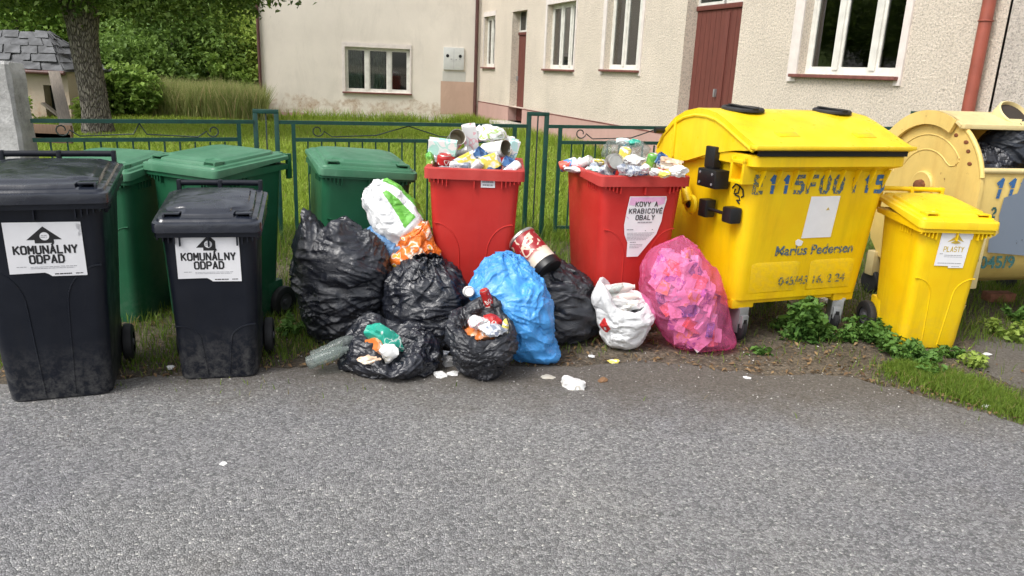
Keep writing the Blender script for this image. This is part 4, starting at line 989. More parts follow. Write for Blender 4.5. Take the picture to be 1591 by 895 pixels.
# weed strip at the right
def weed(loc,r,h,nl,size,label,mat=M_weed,stems=9,group='leafy weeds by the containers'):
    w=empty('weed',loc,random.uniform(0,6),label,'weed',group)
    b=MB();C=[];T=[]
    for k in range(stems):
        a=random.uniform(0,6.28);rr=r*math.sqrt(random.random());hh=h*random.uniform(.55,1)*(1-.4*rr/r);p=[]
        x1,y1=rr*math.cos(a),rr*math.sin(a)
        for q in range(5):
            f=q/4;p.append((x1*(.35+.65*f),y1*(.35+.65*f),hh*f))
        b.tube(p,[.0035,.003,.003,.002,.001],4,False)
        m=int(nl/stems)
        for _ in range(m):
            f=random.random()**.7;bx,by,bz=x1*(.35+.65*f),y1*(.35+.65*f),hh*f
            s=size*1.3*(1.15-f*.6);C.append((bx+random.gauss(0,s*.6),by+random.gauss(0,s*.6),max(.006,bz+random.gauss(0,s*.25))));T.append(.3+.45*f+random.gauss(0,.12))
    tag(b.build('stem',M_weed,w),kind='stuff');leaves('foliage',np.array(C),size,mat,w,up=.9,elong=1.8,tint=np.array(T),kind='stuff');return w
def G2(px,py): p=gnd(px,py);return (p[0],p[1],0)
weed(G2(1250,528),.14,.40,420,.050,'tall dark leafy weed under the front of the big yellow container')
weed(G2(1282,528),.10,.17,170,.035,'low weed beside the tall one under the big yellow container')
weed(G2(1232,528),.08,.10,60,.035,'smallest weed under the big yellow container')
weed(G2(1345,525),.16,.20,300,.040,'leafy weed between the right castor and the small yellow bin')
weed(G2(1385,545),.15,.16,320,.036,'weed clump at the left foot of the small yellow bin')
weed(G2(1425,562),.15,.11,320,.034,'low weed clump in front of the small yellow bin')
weed(G2(1448,578),.14,.09,280,.030,'front low weed clump at the start of the grass strip')
weed(G2(1510,570),.10,.15,150,.032,'yellowish feathery weed right of the small yellow bin',M_leafl)
weed(G2(1560,525),.15,.18,300,.034,'bright green round weed below the old gold container',M_leafl)
weed(G2(1588,500),.13,.16,200,.034,'weed at the right edge under the old gold container')
for (px_,py_,r_w,h_w,n_w,lb_) in ((1312,530,.10,.13,150,'weed under the right end of the big yellow container'),(1366,536,.12,.17,210,'second leafy weed left of the small yellow bin'),(1405,554,.12,.13,210,'weed touching the left front corner of the small yellow bin'),(1475,552,.08,.07,90,'tiny weed at the right foot of the small yellow bin'),(1180,548,.06,.05,60,'tiny weed right of the pink sack'),(1212,510,.10,.12,120,'weed in the shade behind the left castor')): weed(G2(px_,py_),r_w,h_w,n_w,.034,lb_)
weed(G2(450,520),.12,.16,150,.035,'small leafy weed left of the largest black bag')
weed(G2(838,455),.14,.30,300,.040,'leafy weed in the grass between the two red bins')
n=15000;s_=rng.random(n);cx=np.interp(s_,[0,.35,.7,1],[2.30,2.42,2.52,2.72]);cy=np.interp(s_,[0,.35,.7,1],[4.22,4.02,3.80,3.50]);wd=np.interp(s_,[0,.3,1],[.05,.13,.07])
x=cx+rng.normal(size=n)*wd;y=cy+rng.normal(size=n)*wd*.5;blades('strip_grass',np.stack([x,y],1),rng.uniform(.02,.07,n),rng.uniform(.003,.006,n),M_grass,1.1,np.clip(rng.normal(.5,.17,n),0,1))
n=5000;x=rng.uniform(2.3,4.6,n);y=rng.uniform(4.6,6.2,n);k=rng.random(n)<np.clip(.3+.8*vnoise(x,y,4,21),0,1);x=x[k];y=y[k];blades('shade_grass',np.stack([x,y],1),rng.uniform(.03,.10,len(x)),rng.uniform(.003,.007,len(x)),M_grass,.9)
# ------------------------------------------------------------ trees and bushes
t=Mt('bark');n_=t.noise(3,6,.7,.6,(5,5,1.2));v=t.voro(4.6,'DISTANCE_TO_EDGE',(6,6,1.6));cr=t.ramp(v,[(.0,0),(.16,1)])
b_=t.ramp(n_,[(.3,(.17,.15,.125)),(.7,(.36,.33,.28))]);t.base(t.mix(cr,(.11,.095,.08),b_)).set(Roughness=.95);t.bump(t.math('ADD',cr,n_),.05,1.);M_bark=t.m
def crown_points(blobs,n,sh=.55):
    w=np.array([b[3]*b[4]*b[5] for b in blobs]);w=w/w.sum();k=rng.choice(len(blobs),n,p=w);B_=np.array(blobs)[k]
    d=rng.normal(size=(n,3));d/=np.linalg.norm(d,axis=1)[:,None];r=1-(1-sh)*rng.random(n)**.8
    # clump: quantise directions into twigs
    m=max(40,n//45);tw=rng.normal(size=(m,3));tw/=np.linalg.norm(tw,axis=1)[:,None];tr_=.45+.62*rng.random(m)
    q=rng.integers(0,m,n);pos=tw[q]*tr_[q][:,None]+rng.normal(size=(n,3))*.085
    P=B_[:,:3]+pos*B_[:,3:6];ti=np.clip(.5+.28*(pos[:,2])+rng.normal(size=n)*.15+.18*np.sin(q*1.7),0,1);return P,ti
def tree(name,loc,trunk,blobs,n,size,mat,label,cat,group=None,limbs=6,bark=None):
    T=empty(name,loc,0,label,cat,group);bk=bark or M_bark
    if trunk:
        b=MB();P,R=trunk
        rg=[];seg=18
        pts=[Vector(p) for p in P]
        zs=np.linspace(0,len(P)-1,26)
        for z in zs:
            i=min(int(z),len(P)-2);f=z-i;c=pts[i].lerp(pts[i+1],f);r=R[i]*(1-f)+R[i+1]*f
            rg.append([(c.x+r*math.cos(a)*(1+.10*math.sin(3*a+c.z*1.3)+.05*math.sin(7*a+c.z*5)),c.y+r*math.sin(a)*(1+.10*math.sin(3*a+c.z*1.3)+.05*math.sin(7*a+c.z*5)),c.z) for a in np.linspace(0,2*math.pi,seg,endpoint=False)])
        b.rings(rg);b.build('trunk',bk,T,60)
        top=pts[-1]
        for k in range(limbs):
            bl=blobs[k%len(blobs)];s=pts[-2].lerp(top,random.random());e=Vector((bl[0]+random.uniform(-.5,.5)*bl[3],bl[1]+random.uniform(-.5,.5)*bl[4],bl[2]+random.uniform(-.3,.4)*bl[5]));md=s.lerp(e,.5)+Vector((random.uniform(-.3,.3),random.uniform(-.3,.3),.25))
            MB().tube([s,s.lerp(md,.5)+Vector((0,0,.05)),md,md.lerp(e,.5),e],[R[-1]*.75,R[-1]*.6,R[-1]*.42,R[-1]*.28,.015],8).build('limb',bk,T,60)
    P,ti=crown_points(blobs,n);leaves('crown',P,size,mat,T,up=.3,tint=ti,kind='stuff');return T
tz=lambda px,py,Y: tuple(atY(px,py,Y))
o0=atY(152,215,15.2)
O=(o0[0],15.2,0)
def rel(px,py,Y): p=atY(px,py,Y);return (p[0]-O[0],p[1]-O[1],p[2])
tr1=tree('garden_tree',O,([(0,0,-.1),(0,0,.5),(-.03,0,1.1),(-.05,.0,1.7),(-.02,0,2.1),(.10,0,2.6),(.15,0,3.2)],[.32,.25,.23,.23,.26,.21,.15]),
 [(0,0,3.6,2.3,2.2,1.35),(-1.6,-.3,3.1,1.7,1.6,1.0),(1.7,.2,3.25,1.9,1.7,1.1),(-.3,.2,5.0,2.6,2.4,1.6),(3.0,.3,3.6,1.5,1.5,1.0),(.6,-.8,2.9,1.6,1.0,.65),(-2.4,-.6,2.75,1.1,1.0,.75),(-1.2,-1.0,2.55,1.0,.7,.50),(-2.9,-.8,2.3,.9,.7,.45),(1.5,-.9,2.55,1.0,.6,.45),(2.9,-.6,2.95,1.1,.7,.5),(4.0,-.3,3.1,.7,.6,.35),(-.1,-1.3,2.85,.8,.5,.4)],70000,.085,M_leaft,'garden tree with rough grey trunk and low spreading crown behind the fence at left','tree',limbs=9)
b=MB();b.tube([(-.12,-.02,.9),(-.17,-.05,1.5),(-.22,-.06,2.1),(-.45,-.05,2.8),(-.7,0,3.4)],[.12,.13,.12,.09,.05],10);b.build('limb',M_bark,tr1,60)
o=MB().lathe([(.045,0),(.038,.015),(.015,.01)],Matrix.Translation((.06,-.29,2.03))@Matrix.Rotation(math.pi/2,4,'X'),14).build('knot_scar',M_greyboard,tr1,35)
# sprig hanging in front of the house corner
bush=[ # px centre, Y, base z, half width m, height m, n, mat, label
 (215,23,1.5,2.0,8000,M_leafd,'dark low bush right of the garden tree trunk','bush'),
 (285,25,2.2,3.6,13000,M_leafd,'dark dense bush behind the dry meadow grass','bush'),
 (375,26,2.0,3.0,11000,M_leafl,'light green bush next to the house corner','bush'),
 (205,20,.95,1.25,5000,M_leafm,'small rounded green bush beside the tree trunk','bush'),
 (340,24.5,1.2,1.7,6000,M_leafm,'mid green bush in front of the light one','bush'),
]
def bushf(px,Y,hw,h,n,mat,lab,cat,group='bushes at the back of the garden'):
    x=(px-CX)/F*Y*1.02;k=[(0,0,h*.45,hw,hw*.8,h*.55),(-hw*.5,-.2,h*.35,hw*.6,hw*.6,h*.4),(hw*.5,.1,h*.38,hw*.65,hw*.6,h*.45),(random.uniform(-.3,.3),0,h*.75,hw*.7,hw*.7,h*.35)]
    return tree('bush' if cat=='bush' else 'background_tree',(x,Y,0),([(0,0,0),(0.05,0,h*.3),(.0,0,h*.6)],[.09,.07,.04]),k,n,.12 if Y<27 else .15,mat,lab,cat,group,4)
for a in bush: bushf(*a)
for a in ((60,30,3.2,7.5,15000,M_leafm,'tall green tree behind the slate roofed shed','tree','background trees'),(170,31,3.2,8.0,15000,M_leafl,'tall light green tree behind the garden tree','tree','background trees'),
 (260,32,3.4,8.5,16000,M_leafm,'tall mid green tree above the dark bush','tree','background trees'),(350,33,3.4,8.5,15000,M_leafd,'tall dark tree beside the house','tree','background trees'),
 (430,38,3.6,8.0,9000,M_leafm,'tree mostly hidden behind the house corner','tree','background trees'),(-60,34,4,8.5,12000,M_leafd,'tree beyond the left edge behind the shed','tree','background trees')): bushf(*a)
# far wooded slope that closes the view
n=60000;px=rng.uniform(-500,620,n);Y=rng.uniform(44,56,n);z=rng.random(n)**.8*(13+2*vnoise(px/40,Y,1,31));P=np.stack([(px-CX)/F*Y,Y,z],1)
o=leaves('far_wood',P,.42,M_leafd,up=.2,kind='stuff',tint=np.clip(.35+.4*vnoise(P[:,0],P[:,2]*1.6,.9,33)+rng.normal(size=n)*.15,0,1))
# hill under it
b=MB();rg=[]
for y_,z_ in ((46,-.5),(50,6),(58,11),(80,13)):
    rg.append([(x_,y_,z_+ (0 if y_<47 else 1.2*math.sin(x_*.13))) for x_ in np.linspace(-70,5,30)])
b.rings(rg,False,False,None,False);tag(b.build('wooded_hill',M_lawn,None,60),kind='structure')
# ------------------------------------------------------------ plastic bags (crumpled by a small cloth solver)
def lowf(nv,nu,seed,k=7,amp=1.):
    """smooth lumps on a u-periodic grid"""
    r=np.random.default_rng(seed);v=np.linspace(0,1,nv)[:,None];u=np.linspace(0,1,nu,endpoint=False)[None]
    out=np.zeros((nv,nu))
    for _ in range(k*3):
        cu,cv=r.random(),r.random();w=r.uniform(.07,.16);du=np.minimum(abs(u-cu),1-abs(u-cu));out+=r.uniform(-.5,1)*np.exp(-(du**2*2.2+(v-cv)**2*1.2)/(w*w))
    return out/np.abs(out).max()*amp
def bag_mesh(prof,nu=120,nv=80,eu=1.10,ev=1.10,lump=.02,seed=1,inn=.03,out=.014,iters=110,rim=None,angle_pow=1.,tang=.05,floor=True,coarse=True,rsq=None):
    """prof rows: (cx,cy,z,rx,ry); returns V (nv,nu,3) after crumpling"""
    r=np.random.default_rng(seed);P=np.array(prof,float)
    d=np.r_[0,np.cumsum(np.linalg.norm(np.diff(P[:,[2,3]],axis=0),axis=1)+1e-6)];tt=np.linspace(0,d[-1],nv)
    Q=np.stack([np.interp(tt,d,P[:,i]) for i in range(5)],1)
    ks=np.array([.25,.5,.25])
    for _ in range(3):
        q=Q.copy();q[1:-1]=Q[:-2]*.25+Q[1:-1]*.5+Q[2:]*.25;Q=q
    a=np.linspace(0,2*np.pi,nu,endpoint=False)[None]
    if rsq: ca=np.sign(np.cos(a))*np.abs(np.cos(a))**rsq;sa=np.sign(np.sin(a))*np.abs(np.sin(a))**rsq
    else: ca,sa=np.cos(a),np.sin(a)
    T=np.stack([Q[:,0:1]+Q[:,3:4]*ca,Q[:,1:2]+Q[:,4:5]*sa,np.repeat(Q[:,2:3],nu,1)],2)
    if rim is not None:
        wv_=np.clip((np.arange(nv)/(nv-1)-.72)/.28,0,1)[:,None]**1.5;T[:,:,2]+=wv_*rim(a)
    def normals(X):
        du=np.roll(X,-1,1)-np.roll(X,1,1);dv=np.gradient(X,axis=0);n=np.cross(du,dv);return n/(np.linalg.norm(n,axis=2,keepdims=True)+1e-9)
    N=normals(T)
    L=lowf(nv,nu,seed,8,lump);sz=np.clip(Q[:,3:4]/Q[:,3].max(),0,1);T=T+N*(L*sz)[...,None]
    if floor: T[:,:,2]=np.maximum(T[:,:,2],.004)
    N=normals(T)
    eu_=np.full((nv,1),eu) if np.isscalar(eu) else np.interp(np.linspace(0,1,nv),*eu)[:,None]
    ev_=np.full((nv,1),ev) if np.isscalar(ev) else np.interp(np.linspace(0,1,nv),*ev)[:,None]
    # patchy excess: some regions stay taut
    pt=lowf(nv,nu,seed+50,9,1.);eum=1+(eu_-1)*(1+.7*pt);evm=1+(ev_-1)*(1-.7*pt)
    X=T+N*(r.normal(size=(nv,nu,1))*.004+lowf(nv,nu,seed+9,30,.006)[...,None])
    def rl(A,B_,m): return np.linalg.norm(A-B_,axis=2)*m
    Ru=rl(np.roll(T,-1,1),T,eum);Rv=rl(T[1:],T[:-1],evm[1:]);
    md=np.sqrt(eum*evm)
    Rd1=rl(np.roll(T,-1,1)[1:],T[:-1],md[1:]);Rd2=rl(np.roll(T,1,1)[1:],T[:-1],md[1:])
    Rb=rl(np.roll(T,-2,1),T,eum);Rc=rl(T[2:],T[:-2],evm[2:])
    for it in range(iters):
        C=np.zeros_like(X);W=np.zeros(X.shape[:2]+(1,))
        def con(A,B_,R,k,ia,ib):
            D=B_-A;l=np.linalg.norm(D,axis=2);c=((l-R)/(l+1e-9)*.5*k)[...,None]*D
            ia(c);ib(-c)
        def aU(c): C.__iadd__(c);W.__iadd__(1)
        con(X,np.roll(X,-1,1),Ru,1.,aU,lambda c:(C.__iadd__(np.roll(c,1,1)),W.__iadd__(1)))
        def sl(i0,i1,sh=0):
            def f(c):
                cc=np.roll(c,sh,1) if sh else c;C[i0:i1]+=cc;W[i0:i1]+=1
            return f
        con(X[:-1],X[1:],Rv,1.,sl(0,nv-1),sl(1,nv))
        con(X[:-1],np.roll(X,-1,1)[1:],Rd1,.7,sl(0,nv-1),sl(1,nv,1))
        con(X[:-1],np.roll(X,1,1)[1:],Rd2,.7,sl(0,nv-1),sl(1,nv,-1))
        con(X,np.roll(X,-2,1),Rb,.30,aU,lambda c:(C.__iadd__(np.roll(c,2,1)),W.__iadd__(1)))
        con(X[:-2],X[2:],Rc,.30,sl(0,nv-2),sl(2,nv))
        X=X+C/W*1.9
        dl=X-T;dn=(dl*N).sum(2,keepdims=True);dt=dl-dn*N;tl=np.linalg.norm(dt,axis=2,keepdims=True)
        dn=np.clip(dn,-inn,out);dt=dt*np.minimum(1,tang/(tl+1e-9));X=T+dn*N+dt
        if floor: X[:,:,2]=np.maximum(X[:,:,2],.003)
    return X
def strokes_on(Y,r,items,wfac=1.):
    """sharp film creases: each item = (start point, direction, length, amplitude, w1, w2, bend)"""
    du=np.roll(Y,-1,1)-np.roll(Y,1,1);dv=np.gradient(Y,axis=0);N=np.cross(du,dv);N/=np.linalg.norm(N,axis=2,keepdims=True)+1e-9
    P=Y.reshape(-1,3);Nn=N.reshape(-1,3);D=np.zeros(len(P))
    for p0,d,L,A,w1,w2,bend in items:
        d=d/np.linalg.norm(d);R=L*.75
        sel=np.nonzero(((P-(p0+d*L*.5))**2).sum(1)<R*R)[0]
        if len(sel)<4: continue
        q=P[sel]-p0;t=q@d;side=np.cross(Nn[sel],d);side/=np.linalg.norm(side,axis=1)[:,None]+1e-9
        tt=np.clip(t/L,0,1);s_=(q*side).sum(1)+bend*L*(tt*(1-tt))*4*.25
        nd=np.abs((q*Nn[sel]).sum(1));ok=np.exp(-(nd/.10)**2)
        f=np.where(s_>0,np.exp(-s_/w1),np.exp(s_/w2));along=np.clip(t/(L*.12)+.5,0,1)*np.clip((L-t)/(L*.5),0,1)
        D[sel]+=A*f*along*ok
    return Y+N*D.reshape(Y.shape[:2])[...,None]
def film(prof,seed=1,eu=1.12,ev=1.14,nu0=30,nv0=20,up=9,lump=.02,inn=.045,out=.018,rim=None,floor=True,n_h=60,n_star=7,n_r=16,knot=None,n_knot=40,amp=1.,post=None,hdir=.25,smooth=1,rsq=None,fine=1.,n_fan=26):
    X=bag_mesh(prof,nu0,nv0,eu,ev,lump,seed,inn,out,70,rim,floor=floor,tang=.06,rsq=rsq)
    if post is not None: X=post(X)
    nv,nu,_=X.shape
    # linear upsampling keeps the coarse folds crisp
    vs=np.linspace(0,nv-1,(nv-1)*up+1);i0=np.minimum(vs.astype(int),nv-2);f=(vs-i0)[:,None,None];Y=X[i0]*(1-f)+X[i0+1]*f
    us=np.arange(nu*up)/up;j0=us.astype(int);g=(us-j0)[None,:,None];Y=Y[:,j0%nu]*(1-g)+Y[:,(j0+1)%nu]*g
    k_=smooth+1
    for _ in range(k_):
        Y[1:-1]=Y[:-2]*.25+Y[1:-1]*.5+Y[2:]*.25;Y=np.roll(Y,1,1)*.25+Y*.5+np.roll(Y,-1,1)*.25
    r=np.random.default_rng(seed+100);NV,NU,_=Y.shape;it=[]
    def pick(lo=.08,hi=.95): return Y[int(NV*r.uniform(lo,hi)),r.integers(0,NU)]
    def tang(v,a,th):   # random tangent direction: mostly horizontal
        pass
    du=np.roll(Y,-1,1)-np.roll(Y,1,1);dv=np.gradient(Y,axis=0);du/=np.linalg.norm(du,axis=2,keepdims=True)+1e-9;dv/=np.linalg.norm(dv,axis=2,keepdims=True)+1e-9
    for _ in range(n_h):
        a=int(NV*r.uniform(.06,.96));b=r.integers(0,NU);th=r.normal()*hdir+(np.pi if r.random()<.5 else 0)
        d=du[a,b]*np.cos(th)+dv[a,b]*np.sin(th);L=r.uniform(.06,.24)
        it.append((Y[a,b]-d*L*.4,d,L,amp*r.choice([-1,1],p=[.35,.65])*r.uniform(.003,.009),r.uniform(.0025,.006),r.uniform(.012,.035),r.normal()*.5))
    for _ in range(n_star):
        a=int(NV*r.uniform(.2,.9));b=r.integers(0,NU);a0=r.uniform(0,6.28)
        for k in range(n_r):
            th=a0+k*6.283/n_r+r.normal()*.15;d=du[a,b]*np.cos(th)+dv[a,b]*np.sin(th);L=r.uniform(.05,.17)
            it.append((Y[a,b]+d*.008,d,L,amp*r.choice([-1,1])*r.uniform(.002,.006),r.uniform(.002,.005),r.uniform(.006,.014),r.normal()*.3))
    if knot is not None:
        K=np.array(knot)
        for k in range(n_knot):
            a=int(NV*.80);b=int(NU*(k+r.uniform(-.3,.3))/n_knot)%NU;p=Y[a,b];d=Y[int(NV*.45),b]-p+r.normal(size=3)*.03;L=r.uniform(.08,.26)
            it.append((p-d/np.linalg.norm(d)*.10,d,L,amp*r.choice([-1,1],p=[.4,.6])*r.uniform(.004,.011),r.uniform(.003,.006),r.uniform(.008,.018),r.normal()*.25))
    for _ in range(n_fan):
        a=int(NV*r.uniform(.1,.92));b=r.integers(0,NU);th0=r.normal()*hdir+(np.pi if r.random()<.5 else 0);m_=r.integers(5,9);sp=r.uniform(.07,.16)
        for k in range(m_):
            th=th0+(k-m_/2)*sp;d=du[a,b]*np.cos(th)+dv[a,b]*np.sin(th);nrm=dv[a,b]*np.cos(th0)-du[a,b]*np.sin(th0)
            it.append((Y[a,b]+nrm*(k-m_/2)*.015+d*r.uniform(0,.02),d,r.uniform(.14,.34),amp*r.uniform(.004,.008),r.uniform(.0035,.006),r.uniform(.010,.020),r.normal()*.2))
    for _ in range(int(45*fine)):
        a=int(NV*r.uniform(.04,.98));b=r.integers(0,NU);th=r.normal()*(hdir*2.2);d=du[a,b]*np.cos(th)+dv[a,b]*np.sin(th)
        it.append((Y[a,b],d*r.choice([-1,1]),r.uniform(.03,.09),amp*r.choice([-1,1])*r.uniform(.001,.0032),r.uniform(.0015,.003),r.uniform(.004,.01),r.normal()*.5))
    it=[(a,b_,c,A*1.75,w1,w2,be) for a,b_,c,A,w1,w2,be in it]
    Y=strokes_on(Y,r,it)
    if floor: Y[:,:,2]=np.maximum(Y[:,:,2],.003)
    return Y
def bag_object(name,X,mat,parent=None,cap=True,thick=0.,sub=1,closed_top=False):
    nv,nu,_=X.shape;V=X.reshape(-1,3);i=np.arange(nv-1)[:,None]*nu;j=np.arange(nu)[None];k=(j+1)%nu
    Fq=np.stack([i+j,i+k,i+nu+k,i+nu+j],2).reshape(-1,4)
    o=npmesh(name,V,Fq,mat,parent)
    bm=bmesh.new();bm.from_mesh(o.data)
    bm.verts.ensure_lookup_table()
    if cap: bm.faces.new([bm.verts[q] for q in range(nu-1,-1,-1)])
    if closed_top: bm.faces.new([bm.verts[(nv-1)*nu+q] for q in range(nu)])
    for f in bm.faces: f.smooth=True
    bm.to_mesh(o.data);bm.free()
    if sub:
        m=o.modifiers.new('s','SUBSURF');m.levels=sub;m.render_levels=sub
    return o
def polythene(name,c,rough=.28,coat=.0,bsc=34,bd=.0035,tr=0.,spec=.5,var=.2):
    t=Mt(name);n=t.noise(5,4);b=t.ramp(n,[(.3,tuple(x*(1-var) for x in c)),(.7,tuple(min(1,x*(1+var)) for x in c))])
    t.base(b).set(Roughness=t.ramp(t.noise(14,4),[(.3,rough-.07),(.7,rough+.12)]));t.b.inputs['Specular IOR Level'].default_value=spec
    cr=t.noise(bsc,3,.5,1.2);a=t.math('ABSOLUTE',t.math('SUBTRACT',cr,.5));c2=t.noise(bsc*.4,4,.6,2.2,(1,1,2.2));a2=t.math('ABSOLUTE',t.math('SUBTRACT',c2,.5))
    t.bump(t.math('ADD',t.math('MULTIPLY',a,.6),t.math('MULTIPLY',a2,1.8)),bd,1.)
    if tr:
        t1=t.nt.nodes.new('ShaderNodeBsdfTransparent');t.L(b,t1.inputs[0]) if False else None
        t1.inputs[0].default_value=col4(tuple(min(1,x**.5*1.05) for x in c));mx=t.nt.nodes.new('ShaderNodeMixShader');mx.inputs[0].default_value=tr
        t.L(t.b.outputs[0],mx.inputs[1]);t.L(t1.outputs[0],mx.inputs[2]);t.L(mx.outputs[0],t.out.inputs[0])
    return t.m
M_bag=polythene('black_polythene',(.010,.012,.020),.30,spec=.95)
M_bag2=polythene('dull_black_polythene',(.015,.017,.024),.36,spec=.8)
M_bluebag=polythene('blue_polythene',(.07,.34,.78),.28,tr=.10,spec=.7,var=.15)
M_pinkbag=polythene('pink_polythene',(.95,.24,.50),.18,tr=.72,spec=.8,var=.1)
M_whitebag=polythene('white_polythene',(.74,.75,.76),.38,spec=.45,var=.04)
M_clearblue=polythene('thin_blue_film',(.20,.42,.75),.2,tr=.35,spec=.6)
M_clear=polythene('clear_plastic',(.50,.56,.54),.10,tr=.80,spec=.8,bsc=18)
def place(o,loc,label,cat,group=None,rz=0.):
    o.location=loc;o.rotation_euler=(0,0,rz);return tag(o,label,cat,group)
GB='rubbish bags heaped between the bins'
# 1 the largest black bag, open slouching top with two ears
def post1(V):
    hh=np.clip((V[:,:,2]-.42)/.22,0,1);V=V.copy();x=V[:,:,0]
    V[:,:,2]+=hh*(-.20*(x+.06)+.09*np.exp(-((x+.20)/.06)**2)+.07*np.exp(-((x-.0)/.07)**2)-.04*np.exp(-((x+.11)/.05)**2));return V
Y=film([(0,0,.004,.02,.02),(0,0,.006,.15,.12),(.0,0,.03,.20,.17),(.0,0,.14,.245,.20),(0,0,.32,.265,.215),(0,0,.48,.262,.21),(0,0,.58,.250,.195),(-.01,0,.64,.215,.13),(-.02,0,.665,.17,.06),(-.02,0,.66,.12,.03),(-.02,0,.63,.04,.01)],
 n_fan=60,inn=.022,out=.012,seed=3,eu=1.05,ev=([0,.5,1],[1.06,1.12,1.10]),n_h=120,n_star=3,hdir=.22,post=post1,lump=.03,amp=.9)
place(bag_object('rubbish_bag',Y,M_bag,closed_top=True,sub=0),(-1.0,4.36,0),'largest black rubbish bag, tall and full, leaning against the green bin','rubbish bag',GB)
def tied(rx,ry,h,kx=0.,ky=0.,flare=.05,squat=1.,leanx=0.):
    return [(0,0,.004,.02,.02),(0,0,.006,rx*.62,ry*.62),(0,0,.03*squat,rx*.84,ry*.84),(leanx*.2,0,h*.22,rx*.99,ry*.99),(leanx*.4,0,h*.42,rx,ry),(leanx*.6+kx*.3,ky*.3,h*.62,rx*.92,ry*.92),(leanx*.8+kx*.6,ky*.6,h*.80,rx*.70,ry*.70),(leanx+kx*.9,ky*.9,h*.89,rx*.32,ry*.32),(leanx+kx,ky,h*.92,.030,.028),(leanx+kx,ky,h*.945,.024,.02),(leanx+kx*1.05,ky,h*.975,flare*.9,flare*.5),(leanx+kx*1.1,ky-.01,h*.985,flare*1.3,flare*.7)]
Y=film(tied(.25,.20,.55,.0,-.03,.05),seed=5,eu=([0,.5,1],[1.06,1.1,1.3]),ev=([0,.5,1],[1.12,1.14,1.02]),lump=.04,n_h=50,n_star=6,knot=(0,0,.5),n_knot=46,hdir=.5,amp=.85,n_fan=34)
place(bag_object('rubbish_bag',Y,M_bag,sub=0),(-.475,4.28,0),'shiny black rubbish bag tied with a knot, in front of the left red bin','rubbish bag',GB)
Y=film(tied(.265,.20,.535,-.13,-.02,.07),seed=8,eu=([0,.5,1],[1.06,1.1,1.3]),ev=([0,.5,1],[1.10,1.20,1.02]),lump=.025,n_h=110,n_star=2,knot=(0,0,.5),n_knot=36,hdir=.25,amp=.75)
place(bag_object('rubbish_bag',Y,M_bag2,sub=0),(.30,4.50,0),'dull black rubbish bag with fine horizontal folds, right of the blue bag','rubbish bag',GB)
def post5(V):
    V=V.copy();x,z=V[:,:,0],V[:,:,2];V[:,:,0]=x-.075*np.exp(-((z-.36)/.10)**2)*(x<-.05)*np.clip((-x-.05)/.1,0,1)+.05*np.exp(-(z/.07)**2)*(x>.12);return V
Y=film([(.12,0,.004,.02,.02),(.12,0,.006,.085,.05),(.11,0,.03,.105,.08),(.08,0,.12,.145,.13),(.03,0,.26,.172,.15),(-.005,.02,.37,.180,.15),(-.045,.05,.46,.155,.13),(-.07,.08,.53,.12,.08),(-.085,.10,.575,.08,.045),(-.09,.10,.60,.05,.02),(-.09,.10,.59,.03,.01)],
 seed=12,eu=([0,.5,1],[1.06,1.06,1.2]),ev=([0,.5,1],[1.12,1.10,1.08]),lump=.03,n_h=50,n_star=5,hdir=.8,amp=.78,n_fan=26,smooth=5,inn=.03,post=post5)
place(bag_object('rubbish_bag',Y,M_bluebag,closed_top=True,sub=0),(.03,4.08,0),'bright blue rubbish bag slumped in front of the left red bin','rubbish bag',GB)
def openbag(h,rb,rt,ry=.8,lean=0.,depth=.10):
    return [(0,0,.004,.02,.02),(0,0,.006,rb*.6,rb*.6*ry),(0,0,.03,rb*.85,rb*.85*ry),(lean*.3,0,h*.25,rb,rb*ry),(lean*.6,0,h*.55,rt*1.03,rt*1.03*ry),(lean*.9,0,h*.85,rt,rt*ry),(lean,0,h*.99,rt*.92,rt*.92*ry),(lean,0,h,rt*.86,rt*.86*ry),(lean,0,h*.97,rt*.84,rt*.82*ry),(lean,0,h-depth,rt*.60,rt*.58*ry)]
# small upright bag whose mouth opens towards the viewer
def post4(V):
    V=V.copy();h=np.clip((V[:,:,2]-.12)/.16,0,1);x,y=V[:,:,0],V[:,:,1]
    V[:,:,2]+=h*(.52*y-.10*x+.05*np.exp(-((x-.03)/.05)**2)*(y>0));V[:,:,0]+=.25*(V[:,:,2]<.08)*0;return V
Y=film(openbag(.31,.105,.160,.85,-.01,.10),seed=15,eu=([0,.5,1],[1.12,1.10,1.15]),ev=([0,.5,1],[1.18,1.16,1.1]),lump=.03,n_h=50,n_star=3,hdir=.5,amp=.65,post=post4,nu0=26,nv0=20)
place(bag_object('rubbish_bag',Y,M_bag2,sub=0),(-.145,3.83,0),'small open black bag with packaging showing in its mouth, in front of the blue bag','rubbish bag',GB)
# collapsed bag lying flat at the front
def post3(V):
    V=V.copy();x,y=V[:,:,0],V[:,:,1];h=np.clip((V[:,:,2]-.06)/.08,0,1)
    V[:,:,2]+=h*(.07*np.exp(-((x+.12)/.08)**2)+.05*np.exp(-((x-.17)/.06)**2)+.5*np.maximum(y,0)-.05*np.exp(-((x-.02)/.07)**2)*(y<0)+.25*y);return V
Y=film([(0,0,.004,.02,.02),(0,0,.005,.15,.09),(.0,0,.02,.20,.125),(0,0,.07,.235,.15),(0,0,.12,.235,.145),(0,.01,.155,.19,.12),(0,.01,.165,.13,.08),(0,.01,.15,.08,.05),(0,.01,.12,.03,.02)],seed=19,eu=1.16,ev=1.25,lump=.045,inn=.05,out=.025,n_h=60,n_star=6,hdir=1.2,post=post3,amp=.8)
Y[:,:,2]*=.84
place(bag_object('rubbish_bag',Y,M_bag,closed_top=True,sub=0),(-.645,3.86,0),'low collapsed black bag lying lowest at the front, beside a clear bottle','rubbish bag',GB,.1)
